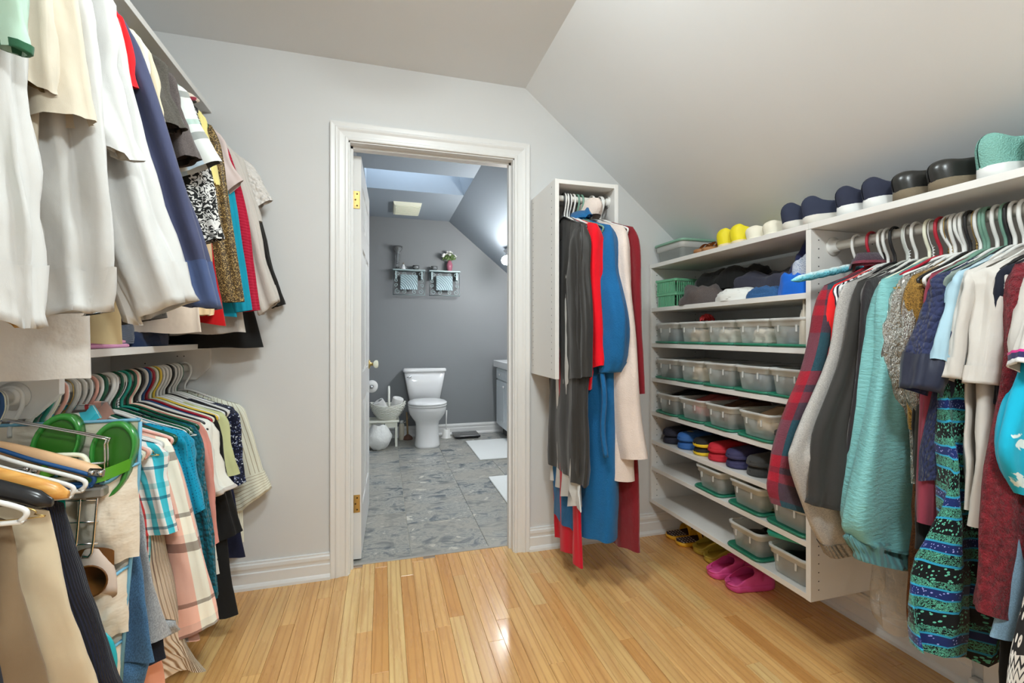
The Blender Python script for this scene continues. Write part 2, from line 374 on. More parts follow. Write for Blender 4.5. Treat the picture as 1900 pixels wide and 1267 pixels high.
# left double-hang unit
LX, LZ1, LZ2, LF = -.83, 1.02, 2.115, -.745
u = thing('double_hang_unit', 'white double-hang shelving with two clothes rails along the near wall of blouses', 'clothes rail', (-.95, .8, .9))
B('top_shelf', MELA, u, XL, LF, -.7, 2.338, 2.163, 2.185, c=.0008); B('shelf', MELA, u, XL, LF, 1.36, 2.318, 1.103, 1.125, c=.0008)
for ya, yb in ((2.318, 2.338), (1.338, 1.358)):
    P_ = [(XL, 1.125), (LF, 1.125), (LF, 1.022), (LF - .055, .966), (XL, .966)]
    fixn(MB().grid([[(x, ya, z) for x, z in P_], [(x, yb, z) for x, z in P_]], True, False, False, True, True).build('end_bracket', MELA, u))
B('back_rail', MELA, u, XL, XL + .016, 1.358, 2.318, .99, 1.10); B('back_rail', MELA, u, XL, XL + .016, -.7, 2.338, 2.06, 2.16)
MB().tube([(LX, -.7, LZ2), (LX, 2.336, LZ2)], .0165, 16).build('rod', ROD, u)
MB().tube([(LX, 1.358, LZ1), (LX, 2.318, LZ1)], .0165, 16).build('rod', ROD, u); MB().tube([(LX, -.7, LZ1), (LX, 1.338, LZ1)], .0165, 16).build('rod', ROD, u)
MB().lathe([(.033, 1.3375), (.033, 1.333), (.022, 1.33), (.021, 1.312), (.0175, 1.312)], 20, (LX, 0, LZ1), axis='y').build('rod_flange', PLASTW, u)
holes([(LX - .04, 2.318, 1.07), (LF - .10, 2.318, 1.07), (-.99, 2.318, 1.04)], 'y', -1, u)
world(u)
# low hatch in the right wall, its baseboard cut away
h = thing('wall_hatch', 'white framed access hatch low in the wall behind the skirts', 'hatch', (XR, .72, 0))
for y in (.99, .42): B('hatch_frame', TRIM, h, XR - .02, XR - .001, y - .055, y, 0, .62, c=.004)
B('hatch_frame', TRIM, h, XR - .02, XR - .001, .42, .935, .565, .62, c=.004)
B('panel', simple('hatch_panel', (.80, .79, .76), .5), h, XR - .008, XR - .001, .42, .935, .06, .565); B('sill_strip', TRIM, h, XR - .034, XR - .002, .43, .90, 0, .052, c=.006)
B('sill_strip', TRIM, h, XR - .036, XR - .002, .945, 1.02, 0, .05, c=.004)
world(h)
# ================================================================ bathroom things
def sup(cx, yf, yb, hx, z, n=28, p=2.3, yc=None):
    """closed outline in plan: front extent yf, back extent yb"""
    out = []; yc = (yf + yb) / 2 if yc is None else yc
    for k in range(n):
        a = 2 * math.pi * k / n; c, s = math.cos(a), math.sin(a)
        X = hx * math.copysign(abs(c) ** (2 / p), c); q = math.copysign(abs(s) ** (2 / p), s)
        out.append((cx + X, yc + q * ((yb - yc) if s > 0 else (yc - yf)), z))
    return out
t = thing('toilet', 'white two-piece toilet with closed lid against the grey wall', 'toilet', (.445, 5.0, 0)); cx = .445
bowl = [(0, .133, 4.70, 5.22), (.02, .13, 4.705, 5.22), (.12, .118, 4.735, 5.2), (.22, .117, 4.74, 5.2), (.26, .128, 4.735, 5.2), (.30, .160, 4.70, 5.2), (.345, .186, 4.655, 5.2), (.385, .196, 4.635, 5.2), (.41, .197, 4.63, 5.2), (.425, .193, 4.635, 5.2)]
MB().grid([sup(cx, yf, yb, hx, z, yc=4.86) for z, hx, yf, yb in bowl], True, False, True, True, True).build('bowl', CERAM, t)
MB().grid([sup(cx, 4.62 + e, 5.08 - e, .202 - e, z, yc=4.84) for z, e in ((.427, .006), (.429, .0), (.441, 0), (.446, .006))], True, False, True, True, True).build('seat', CERAM, t)
MB().grid([sup(cx, 4.615 + e, 5.09 - e, .203 - e, z, yc=4.84) for z, e in ((.449, .006), (.452, 0), (.463, .002), (.472, .02), (.478, .06), (.480, .12))], True, False, True, True, True).build('seat_lid', CERAM, t)
tank = lambda z, hx, yf, e=0: sup(cx, yf + e, 5.305, hx - e, z, 32, 7)
MB().grid([tank(.425, .168, 5.135, .02), tank(.435, .170, 5.135), (tank(.60, .200, 5.115)), tank(.752, .226, 5.10)], True, False, True, True, True).build('tank', CERAM, t)
MB().grid([tank(.752, .236, 5.088, .008), tank(.757, .238, 5.086), tank(.782, .238, 5.086), tank(.792, .238, 5.086, .012)], True, False, True, True, True).build('tank_lid', CERAM, t)
lv = MB().lathe([(.013, 5.098), (.013, 5.09), (.008, 5.088)], 14, (.285, 0, .706), axis='y'); lv.tube([(.292, 5.083, .706), (.275, 5.08, .706), (.245, 5.078, .702)], [.004, .006, .005], 8); lv.build('flush_lever', CHROME, t)
world(t)
# vanity
VF = simple('vanity_paint', C(196, 202, 206), .35)
v = thing('vanity_cabinet', 'pale painted vanity cabinet with panelled doors under a white counter', 'cabinet', (1.6, 4.3, 0))
B('body', VF, v, 1.30, BR - .003, 3.4, 5.22, .11, .79); B('toe_kick', simple('toe_dark', (.06, .06, .06), .6), v, 1.36, BR - .003, 3.42, 5.2, 0, .11)
B('countertop', simple('counter_white', (.8, .81, .82), .2), v, 1.255, BR - .003, 3.36, 5.245, .79, .868, c=.006)
for k in range(4):
    y1 = 5.205 - k * .445; y0 = y1 - .425
    d = B('drawer_front', VF, v, 1.282, 1.30, y0, y1, .655, .775, c=.003); MB().lathe([(.006, 1.282), (.006, 1.27), (.015, 1.266), (.014, 1.258), (.004, 1.255)], 14, (0, (y0 + y1) / 2, .715), axis='x').build('knob', CERAM, d)
    B('moulding', VF, d, 1.277, 1.283, y0 + .03, y1 - .03, .68, .75, c=.003)
    d = B('door', VF, v, 1.282, 1.30, y0, y1, .13, .64, c=.003); B('panel', VF, d, 1.275, 1.283, y0 + .06, y1 - .06, .19, .58, c=.006)
    MB().lathe([(.006, 1.282), (.006, 1.27), (.015, 1.266), (.014, 1.258), (.004, 1.255)], 14, (0, y0 + .04, .59), axis='x').build('knob', CERAM, d)
world(v)
# vanity light bar with globes on the sloped ceiling
EM = NT('globe_glow'); EM.P(Emission_Color=(.97, .98, .97), Emission_Strength=165., Base_Color=(.9, .9, .9)); EM = EM.m
v = thing('vanity_light', 'chrome light bar with round glowing bulbs on the sloped bathroom ceiling', 'wall lamp', (1.25, 4.1, 2.0))
fixn(MB().grid([[(1.235, y, 2.078), (1.285, y, 2.037), (1.262, y, 2.005), (1.212, y, 2.046)] for y in (3.45, 4.62)], True, False, False, True, True).build('light_bar', CHROME, v))
for y in (4.48, 4.18, 3.88, 3.58):
    MB().lathe([(.0001, -.046), (.02, -.042), (.036, -.028), (.045, -.008), (.046, .004), (.039, .025), (.024, .038), (.014, .045)], 18, (1.203, y, 1.925)).build('bulb', EM, v)
    MB().tube([(1.207, y, 1.965), (1.222, y, 2.0), (1.236, y, 2.03)], .014, 10).build('socket', CHROME, v)
world(v)
# ceiling vent
v = thing('exhaust_vent', 'cream square exhaust fan grille on the bathroom ceiling', 'vent', (.235, 4.87, ZC)); CRM = simple('vent_cream', C(236, 228, 196), .5)
fixn(MB().grid([[(.095, 4.66, ZC), (.375, 4.66, ZC), (.375, 5.08, ZC), (.095, 5.08, ZC)], [(.105, 4.68, ZC - .03), (.365, 4.68, ZC - .03), (.365, 5.06, ZC - .03), (.105, 5.06, ZC - .03)]], True, False, False, False, True).build('housing', CRM, v))
for k in range(9): B('slat', CRM, v, .12, .35, 4.70 + k * .04, 4.725 + k * .04, ZC - .036, ZC - .0295)
world(v)
# mats, scale
def mat_fabric(name, col):
    n = NT(name); vv = n.coord(); n.P(Base_Color=col, Roughness=.95); n.bump(n.noise(vv, 160, 2), .5, .004); return n.m
RUG = mat_fabric('bath_mat', C(222, 224, 222, 1.1))
for nm, lb, a in (('bath_mat', 'white bath mat lying beside the bathroom scale', (.86, 1.35, 4.13, 4.90)), ('bath_mat', 'white bath mat by the vanity nearest the doorway', (.82, 1.35, 2.98, 3.61))):
    o = MB().box(*a, 0, .012, c=.004).build(nm, RUG); tag(o, lb, 'bath mat', 'bath mats')
t = thing('bathroom_scale', 'flat black bathroom scale in front of the white baseboard', 'scale', (.91, 5.15, 0)); BK = simple('black_gloss', (.015, .015, .017), .15)
B('platform', BK, t, .765, 1.055, 5.03, 5.28, .012, .036, c=.006); B('base', simple('scale_base', (.03, .03, .03), .5), t, .785, 1.035, 5.05, 5.26, 0, .012); B('display', simple('scale_display', (.18, .2, .2), .2), t, .86, .96, 5.215, 5.25, .0355, .0372)
world(t)
# wall frames with scrollwork that carry ornaments
PEW = simple('pewter', C(150, 166, 168), .5, .4, bump=.3, bscale=90); PLQ = NT('embossed_plaque'); vv = PLQ.coord('Object'); PLQ.P(Base_Color=C(146, 166, 172), Roughness=.45, Metallic=.35)
wv = PLQ.n('TexWave', {'wave_type': 'RINGS', 'rings_direction': 'SPHERICAL'}, Vector=vv, Scale=14., Distortion=2.); PLQ.bump(wv.outputs['Fac'], .8, .006); PLQ = PLQ.m
def spiral(c, r, a0, turns, s):
    return [(c[0] + s * r * (1 - .75 * k / 22) * math.cos(a0 + turns * 2 * math.pi * k / 22), c[1] + r * (1 - .75 * k / 22) * math.sin(a0 + turns * 2 * math.pi * k / 22)) for k in range(23)]
for x0, lb in ((.106, 'square scrollwork metal wall frame under the crystal vase'), (.505, 'square scrollwork metal wall frame under the flower vase')):
    t = thing('scroll_wall_frame', lb, 'wall frame', (x0, 5.24, 1.615), group='scrollwork wall frames'); W_, H_ = .345, .272
    f = MB(); f.tube([(0, 0, 0), (W_, 0, 0), (W_, 0, H_), (0, 0, H_)], .0065, 4, closed=True); f.build('frame', PEW, t)
    B('ledge', PEW, t, -.004, W_ + .004, -.03, .083, H_, H_ + .012)
    B('plaque', PLQ, t, .075, W_ - .08, -.006, .008, .06, H_ - .045, c=.004).location = (0, 0, 0)
    for cxx, cz, sx, sz in ((.045, .05, 1, 1), (W_ - .045, .05, -1, 1), (.045, H_ - .05, 1, -1), (W_ - .045, H_ - .05, -1, -1)):
        f = MB()
        f.tube([(cxx + p, 0, cz + sz * q) for p, q in spiral((0, -.012), .03, math.pi / 2, 1.3, sx)], .0035, 6)
        f.tube([(cxx + sx * .07 + p, 0, cz - sz * .015 + sz * q) for p, q in spiral((0, 0), .026, math.pi / 2, 1.2, -sx)], .0035, 6)
        f.tube([(cxx - sx * .012 + p, 0, cz + sz * .06 + sz * q) for p, q in spiral((0, 0), .022, -math.pi / 2, 1.2, -sx)], .0035, 6)
        f.build('scroll', PEW, t)
    B('wall_bracket', PEW, t, .02, .04, .0, .083, H_ - .09, H_); B('wall_bracket', PEW, t, W_ - .04, W_ - .02, .0, .083, H_ - .09, H_)
GL = NT('crystal'); GL.P(Base_Color=(.92, .96, .97), Roughness=.05, Transmission_Weight=.9, IOR=1.45); GL = GL.m
ZS = 1.615 + .272 + .012
o = MB().lathe([(.045, 0), (.046, .006), (.018, .02), (.016, .05), (.028, .12), (.03, .16), (.02, .19), (.032, .205), (.05, .235), (.053, .262), (.049, .262), (.044, .235), (.018, .205), (.012, .06)], 14, (.155, 5.27, ZS)).build('crystal_vase', GL); tag(o, 'tall cut crystal vase on the scrollwork wall frame', 'vase')
t = thing('angel_figurine', 'small white angel figurine with spread wings below the crystal vase', 'figurine', (.215, 5.225, ZS)); WH = simple('bisque_white', (.78, .8, .82), .5)
MB().lathe([(.026, 0), (.022, .01), (.012, .045), (.008, .055)], 12).build('gown', WH, t); MB().lathe([(.001, .052), (.009, .058), (.010, .066), (.006, .074), (.001, .076)], 10).build('head', simple('figurine_hair', C(120, 110, 100), .6), t)
for s in (-1, 1): MB().grid([[(s * (.006 + .04 * k / 5), .008 + .006 * j, .045 - .035 * (k / 5) ** 1.4 - j * .010 * math.sin(k / 5 * 3.1)) for j in (0, 1)] for k in range(6)], False, False, True).build('wing', WH, t)
for x, lb in ((.355, 'cut glass candle bowl beside the crystal vase'), (.56, 'cut glass candle bowl beside the flower vase')):
    o = MB().lathe([(.022, 0), (.03, .006), (.041, .03), (.038, .05), (.034, .05), (.036, .03), (.02, .01)], 12, (x, 5.25, ZS)).build('candle_bowl', GL); tag(o, lb, 'candle holder', 'candle bowls')
t = thing('flower_vase', 'rose pink vase of white flowers with green leaves on the wall frame', 'vase', (.735, 5.25, ZS))
MB().lathe([(.024, 0), (.026, .005), (.034, .05), (.036, .075), (.027, .10), (.019, .112), (.024, .122), (.021, .122), (.016, .11)], 18).build('vase', simple('rose_glaze', C(150, 88, 104), .15), t)
LEAF = simple('leaf_green', C(86, 108, 60), .6); PET = simple('petal_white', (.8, .78, .76), .6); PET2 = simple('petal_blush', C(222, 200, 198), .6)
fr = random.Random(3); fm, lm, sm = MB(), MB(), MB()
for k in range(70):
    a, b = fr.uniform(0, 6.28), fr.uniform(.1, 1.45); r = .10; d = Vector((math.cos(a) * math.sin(b), .6 * math.sin(a) * math.sin(b), .75 * math.cos(b)))
    p = Vector((0, 0, .13)) + d * r * fr.uniform(.45, 1); e = Vector((fr.uniform(-1, 1), fr.uniform(-1, 1), fr.uniform(-.4, 1))).normalized() * .026; q = e.cross(Vector((.2, 1, .3))).normalized() * .009
    lm.add([p - e, p + q, p + e, p - q], [(0, 1, 2, 3)])
for k in range(26):
    a, b = fr.uniform(0, 6.28), fr.uniform(0, 1.3); d = Vector((math.cos(a) * math.sin(b), .6 * math.sin(a) * math.sin(b), .85 * math.cos(b))); p = Vector((0, 0, .135)) + d * fr.uniform(.085, .115); rr = fr.choice((.008, .012, .02))
    fm.lathe([(.001, -rr * .5), (rr * .7, -rr * .2), (rr, rr * .2), (rr * .5, rr * .55), (.001, rr * .6)], 6, tuple(p)); sm.tube([(0, 0, .10), tuple(p)], .0015, 4)
for m, nm, mt in ((lm, 'leaves', LEAF), (fm, 'flowers', PET), (sm, 'stems', LEAF)): m.build(nm, mt, t)['kind'] = 'stuff'
# toilet paper holder, basket with rolls, stool, bag, cleaning things
t = thing('toilet_paper_holder', 'chrome holder with a roll of toilet paper on the bathroom wall', 'paper holder', (BL, 4.72, .66))
MB().lathe([(.026, 0), (.026, .006), (.012, .012), (.009, .06)], 16, axis='x').build('wall_mount', CHROME, t)
PAP = simple('tissue', (.8, .79, .77), .9, bump=.2, bscale=300)
MB().tube([(.055, .03, 0), (.075, .02, 0), (.08, 0, 0), (.08, -.125, 0)], .008, 10).build('spindle', CHROME, t); MB().lathe([(.001, -.142), (.013, -.138), (.016, -.128), (.010, -.118)], 14, (.08, 0, 0), axis='y').build('finial', CHROME, t); MB().lathe([(.02, -.015), (.055, -.015), (.057, -.02), (.057, -.108), (.055, -.113), (.02, -.113)], 26, (.08, 0, 0), axis='y', caps=False).build('paper_roll', PAP, t)
PW_ = simple('stool_paint', C(226, 218, 204), .5)
t = thing('step_stool', 'small cream wooden stool between the toilet and the wall', 'stool', (0, 4.99, 0))
B('top', PW_, t, -.16, .16, -.12, .13, .255, .278, c=.004)
for x in (-.145, .118):
    P_ = [(-.11, 0), (-.07, 0), (-.04, .09), (0, .115), (.04, .09), (.07, 0), (.11, 0), (.10, .255), (-.10, .255)]
    fixn(MB().grid([[(x, a, z) for a, z in P_], [(x + .022, a, z) for a, z in P_]], True, False, False, True, True).build('leg', PW_, t))
B('apron', PW_, t, -.122, .118, -.095, -.08, .20, .2545)
WK = NT('white_wicker'); vv = WK.coord(); WK.P(Base_Color=C(222, 218, 208), Roughness=.7); WK.bump(WK.noise(vv, 120, 2), .5, .003); WK = WK.m
t = thing('wicker_basket', 'white woven basket with a hooped handle on the cream stool', 'basket', (.045, 4.97, .278))
bw = MB()
def bk(z): q = min(1, max(0, z / .155)); return .09 + .085 * math.sin(q * math.pi * .55), .07 + .065 * math.sin(q * math.pi * .55)
for k in range(12):
    z = .008 + k * .0128; a, b = bk(z); ph = (k % 2) * math.pi / 16
    bw.tube([(a * math.cos(i * math.pi / 16) * (1 + .035 * (1 if (i + k) % 2 else -1)), b * math.sin(i * math.pi / 16) * (1 + .035 * (1 if (i + k) % 2 else -1)), z + .03 * (abs(math.cos(i * math.pi / 16)) ** 3) * (z / .155)) for i in range(32)], .0062, 5, closed=True)
bw.lathe([(.0, .004), (.09, .004), (.095, .012)], 24, sx=1, sy=.78, caps=False); bw.build('weave', WK, t)['kind'] = 'stuff'
MB().tube([(.01, .135 * math.cos(a), .15 + .19 * math.sin(a)) for a in [k * math.pi / 20 for k in range(21)]], .011, 8).build('handle', WK, t)
for i, (x, y, z, ry, lb) in enumerate(((.095, .0, .17, .25, 'upright toilet roll on the handle side of the white basket'), (-.075, -.01, .15, -.55, 'tilted toilet roll at the wall side of the white basket'))):
    o = MB().lathe([(.02, -.05), (.055, -.05), (.057, -.046), (.057, .046), (.055, .05), (.02, .05), (.02, -.05)], 24, caps=False).build('toilet_roll', PAP); o.location = (.045 + x, 4.97 + y, .278 + z); o.rotation_euler = (R(12), ry, 0); tag(o, lb, 'toilet roll', 'spare toilet rolls')
BAG = NT('bag_film'); BAG.P(Base_Color=(.82, .82, .79), Roughness=.35, Subsurface_Weight=.0); BAG.bump(BAG.noise(BAG.coord(), 26, 4), .6, .01); BAG = BAG.m
rows = []
for k in range(14):
    q = k / 13; r = .125 * (math.sin(min(1, q * 1.6 + .25) * math.pi * .5)) * (1 - .55 * max(0, q - .55) ** 1.2 / .45)
    rows.append([(r * math.cos(a) * (1 + .10 * noise.noise((math.cos(a) * 2.2, math.sin(a) * 2.2, q * 5))), .75 * r * math.sin(a) * (1 + .1 * noise.noise((math.cos(a) * 3, math.sin(a) * 3, q * 4))), q * .255 + .006 * math.sin(5 * a)) for a in [2 * math.pi * j / 30 for j in range(30)]])
t = thing('trash_bag', 'white plastic bag slumped against the cream stool', 'plastic bag', (-.045, 4.80, 0))
MB().grid(rows, True, False, True, True, False).build('bag_body', BAG, t); MB().grid([[(-.10 - .02 * k, -.02 + .03 * j, .02 + .05 * (3 - k) / 3 * (k > 0) + .001) for j in (0, 1)] for k in range(3)], False, False, True).build('tie', BAG, t)
t = thing('spray_can', 'tall spray can standing behind the stool', 'spray can', (.195, 5.2, 0)); MB().lathe([(.028, 0), (.029, .003), (.029, .165), (.02, .178)], 18).build('body', simple('can_label', C(196, 188, 172), .4), t); MB().lathe([(.02, .178), (.019, .212), (.004, .214)], 14).build('cap', PLASTW, t)
t = thing('plunger', 'wooden-handled plunger with a dark rubber cup beside the toilet', 'plunger', (.262, 5.20, 0)); MB().lathe([(.055, 0), (.054, .012), (.045, .03), (.02, .048), (.014, .055)], 20).build('cup', simple('rubber_brown', C(92, 62, 50), .6), t); MB().tube([(0, 0, .05), (-.012, .02, .30)], .01, 10).build('handle', simple('raw_wood', C(150, 124, 92), .6), t)
t = thing('toilet_brush', 'white toilet brush in its holder beside the toilet', 'toilet brush', (.685, 5.16, 0)); MB().lathe([(.062, 0), (.062, .006), (.045, .012), (.042, .10), (.038, .10), (.036, .015)], 22).build('holder', PLASTW, t); MB().tube([(0, 0, .03), (0, 0, .20), (.004, 0, .31)], [.006, .006, .009], 10).build('handle', PLASTW, t)
t = thing('supply_valve', 'chrome water valve with a supply hose behind the toilet', 'valve', (.235, 5.29, .17)); MB().tube(smooth_path([(0, .03, 0), (0, -.02, 0), (.02, -.04, .03), (.06, -.05, .12), (.05, -.06, .25)], 5), .005, 8).build('hose', simple('hose_grey', (.35, .33, .3), .5), t); MB().lathe([(.014, -.01), (.014, .012)], 10, axis='y').build('valve_body', CHROME, t)
# ================================================================ fabrics
def fabric(name, kind='weave', rough=.85, sheen=.15):
    n = NT(name); n.P(Roughness=rough, Sheen_Weight=sheen, Specular_IOR_Level=.25)
    ob = n.coord('Object'); uv = n.coord('UV')
    if kind == 'weave': n.bump(n.math('ADD', n.noise(n.coord('Object', (8, 8, 5)), 1.5, 3, .5), n.math('MULTIPLY', n.noise(uv, 900, 1), .03)), .35, .018)
    elif kind == 'wrinkle': n.bump(n.noise(n.coord('Object', (11, 11, 9)), 1.6, 4, .55), .4, .014)
    elif kind == 'fleece': n.bump(n.noise(ob, 190, 3, .7), .8, .004)
    elif kind == 'fuzzy': n.bump(n.noise(ob, 85, 4, .75), 1., .016)
    elif kind == 'knit':
        wv = n.n('TexWave', {'bands_direction': 'Y'}, Vector=uv, Scale=26.); n.bump(wv.outputs['Fac'], .6, .003)
    elif kind == 'rib':
        wv = n.n('TexWave', {'bands_direction': 'X'}, Vector=uv, Scale=26.); n.bump(wv.outputs['Fac'], .9, .005)
    elif kind == 'velvet': n.P(Sheen_Weight=.6); n.bump(n.noise(n.coord('Object', (12, 12, 7)), 1.8, 4), .6, .012)
    elif kind == 'satin': n.P(Roughness=.42); n.bump(n.noise(n.coord('Object', (9, 9, 2)), 1.5, 3), .4, .012)
    elif kind == 'lace': v = n.n('TexVoronoi', {'feature': 'F1'}, Vector=uv, Scale=75.); n.bump(v.outputs['Distance'], 1., .008)
    return n, uv, ob
def fin(n, name, col): n.P(Base_Color=col); MATS[name] = n.m; return n.m
def solid(name, rgb, kind='weave', k=1.25, var=.12, **kw):
    n, uv, ob = fabric(name, kind, **kw); c = C(*rgb, k); a = n.noise(ob, 7, 4)
    return fin(n, name, n.mix(n.ramp(a, [(.35, (0, 0, 0)), (.7, (1, 1, 1))]), tuple(x * (1 - var) for x in c), c))
def heather(name, rgb, amt=.35, kind='weave', scale=420, stretch=(1, 1, 1)):
    n, uv, ob = fabric(name, kind); c = C(*rgb); a = n.noise(n.coord('Object', stretch), scale, 2, .7)
    return fin(n, name, n.ramp(a, [(.36, tuple(x * (1 - amt) for x in c)), (.64, tuple(min(.86, x * (1 + amt)) for x in c))]))
def fract(n, uv, ax, period, off=0.):
    s = n.n('SeparateXYZ', None, Vector=uv); return n.math('FRACT', n.math('MULTIPLY_ADD', s.outputs[ax], 1 / period, off))
def bands(name, stops, period, ax='X', kind='weave'):
    n, uv, ob = fabric(name, kind); return fin(n, name, n.ramp(fract(n, uv, ax, period), stops, 'CONSTANT'))
def plaid(name, sx, px, sy, py, mode='MULTIPLY', kind='weave', fac=1., ox=.3):
    n, uv, ob = fabric(name, kind); a = n.ramp(fract(n, uv, 'X', px, ox), sx, 'CONSTANT'); b = n.ramp(fract(n, uv, 'Y', py), sy, 'CONSTANT')
    return fin(n, name, n.mix(fac, a, b, mode))
def dots(name, base, dot, scale, size, kind='weave', rnd_=.3):
    n, uv, ob = fabric(name, kind); v = n.n('TexVoronoi', None, Vector=uv, Scale=scale, Randomness=rnd_)
    return fin(n, name, n.mix(n.ramp(v.outputs['Distance'], [(size, (1, 1, 1)), (size + .05, (0, 0, 0))]), base, dot))
def sequin(name, base, cols, scale=330., thr=.62, kind='weave'):
    n, uv, ob = fabric(name, kind, .45); v = n.n('TexVoronoi', None, Vector=ob, Scale=scale); s = n.n('SeparateColor', None, Color=v.outputs['Color'])
    c = n.ramp(s.outputs[1], [(i / len(cols), x) for i, x in enumerate(cols)], 'CONSTANT')
    return fin(n, name, n.mix(n.ramp(s.outputs[0], [(thr, (0, 0, 0)), (thr + .02, (1, 1, 1))]), base, c))
def damask(name, a, b, scale=10., kind='weave'):
    n, uv, ob = fabric(name, kind); v = n.n('TexVoronoi', {'feature': 'SMOOTH_F1'}, Vector=uv, Scale=scale, Randomness=.35, Smoothness=.2)
    nz = n.n('TexNoise', None, Vector=uv, Scale=scale * 3.2, Detail=1., Distortion=2.2)
    d = n.math('ADD', v.outputs['Distance'], n.math('MULTIPLY', n.math('SUBTRACT', nz.outputs['Fac'], .5), .55))
    return fin(n, name, n.ramp(d, [(0, b), (.12, a), (.2, b), (.27, a), (.36, b), (.44, a), (.5, b), (.62, a), (.68, b), (.78, a)], 'CONSTANT'))
def floral(name, base, cols, scale=28., kind='weave'):
    n, uv, ob = fabric(name, kind); v = n.n('TexVoronoi', None, Vector=uv, Scale=scale); nz = n.n('TexNoise', None, Vector=uv, Scale=scale * 2.5, Detail=2., Distortion=1.)
    s = n.n('SeparateColor', None, Color=v.outputs['Color']); c = n.ramp(s.outputs[0], [(i / len(cols), x) for i, x in enumerate(cols)], 'CONSTANT')
    d = n.math('ADD', v.outputs['Distance'], n.math('MULTIPLY', n.math('SUBTRACT', nz.outputs['Fac'], .5), .9))
    return fin(n, name, n.mix(n.ramp(d, [(.32, (1, 1, 1)), (.36, (0, 0, 0))]), base, c))
def boho(name):
    n, uv, ob = fabric(name); blk, mint, blu, nav = C(8, 12, 16), C(96, 186, 160), C(40, 150, 190), C(24, 40, 96)
    nz = n.n('TexNoise', None, Vector=uv, Scale=95., Detail=1., Distortion=2.); vo = n.n('TexVoronoi', None, Vector=uv, Scale=120.)
    leafy = n.ramp(nz.outputs['Fac'], [(0, blk), (.42, mint), (.47, blk), (.53, mint), (.60, blk)], 'CONSTANT')
    dotty = n.ramp(vo.outputs['Distance'], [(0, C(150, 160, 220)), (.22, nav)], 'CONSTANT'); tri = n.ramp(vo.outputs['Distance'], [(0, mint), (.33, blk)], 'CONSTANT')
    s = n.n('SeparateXYZ', None, Vector=uv); wob = n.math('MULTIPLY_ADD', n.noise(uv, 9, 1), .02, s.outputs['Y'])
    f = n.math('FRACT', n.math('MULTIPLY', wob, 1 / .115))
    m1 = n.ramp(f, [(0, (1, 1, 1)), (.34, (0, 0, 0))], 'CONSTANT'); m2 = n.ramp(f, [(0, (0, 0, 0)), (.62, (1, 1, 1)), (.82, (0, 0, 0))], 'CONSTANT')
    ln = n.ramp(f, [(0, (0, 0, 0)), (.33, (1, 1, 1)), (.38, (0, 0, 0)), (.60, (1, 1, 1)), (.63, (0, 0, 0)), (.81, (1, 1, 1)), (.85, (0, 0, 0))], 'CONSTANT')
    return fin(n, name, n.mix(ln, n.mix(m2, n.mix(m1, leafy, tri), dotty), blu))
def zigzag(name):
    n, uv, ob = fabric(name); s = n.n('SeparateXYZ', None, Vector=uv)
    tri = n.math('PINGPONG', s.outputs['X'], .022); f = n.math('FRACT', n.math('MULTIPLY', n.math('ADD', s.outputs['Y'], tri), 1 / .05)); wt, bk = (.72, .70, .66), (.012, .012, .014)
    z = n.ramp(f, [(0, bk), (.22, wt), (.6, bk), (.72, wt)], 'CONSTANT'); v = n.n('TexVoronoi', None, Vector=uv, Scale=34., Randomness=.6); fl = n.ramp(v.outputs['Distance'], [(0, bk), (.12, wt), (.46, bk)], 'CONSTANT')
    g = n.math('FRACT', n.math('MULTIPLY', s.outputs['Y'], 1 / .22)); return fin(n, name, n.mix(n.ramp(g, [(0, (0, 0, 0)), (.5, (1, 1, 1))], 'CONSTANT'), z, fl))
W1 = solid('cotton_white', (206, 205, 202), 'weave', 1., .04); W2 = solid('cotton_ivory', (206, 198, 184), 'weave', 1., .05); W3 = solid('cotton_warm_white', (208, 201, 193), 'wrinkle', 1., .05)
# ================================================================ garment shapes (local: x out to the aisle, y along the rail, z up; rail axis at the origin)
shl = lambda u: -.083 - .42 * abs(u)
def cr(vals, t):
    m = len(vals) - 1; f = min(m - 1e-6, t * m); i = int(f); t = f - i
    g = lambda k: vals[max(0, min(m, k))]
    a, b, c, d = g(i - 1), g(i), g(i + 1), g(i + 2)
    return .5 * (2 * b + (c - a) * t + (2 * a - 5 * b + 4 * c - d) * t * t + (3 * b - a - 3 * c + d) * t ** 3)
def cloth(rows, uvs, name, mat, parent):
    n = len(rows[0]); m = len(rows); V = [p for r in rows for p in r]; F = [(i * n + j, i * n + j + 1, (i + 1) * n + j + 1, (i + 1) * n + j) for i in range(m - 1) for j in range(n - 1)]
    me = bpy.data.meshes.new(name); me.from_pydata(V, [], F); me.polygons.foreach_set('use_smooth', [True] * len(F)); me.materials.append(mat)
    UV = [q for r in uvs for q in r]; lay = me.uv_layers.new(name='UVMap'); flat = []
    for f in F:
        for i in f: flat += UV[i]
    lay.data.foreach_set('uv', flat); me.update()
    return link(bpy.data.objects.new(name, me), parent)
def pw(x, p): return math.copysign(abs(x) ** p, x)
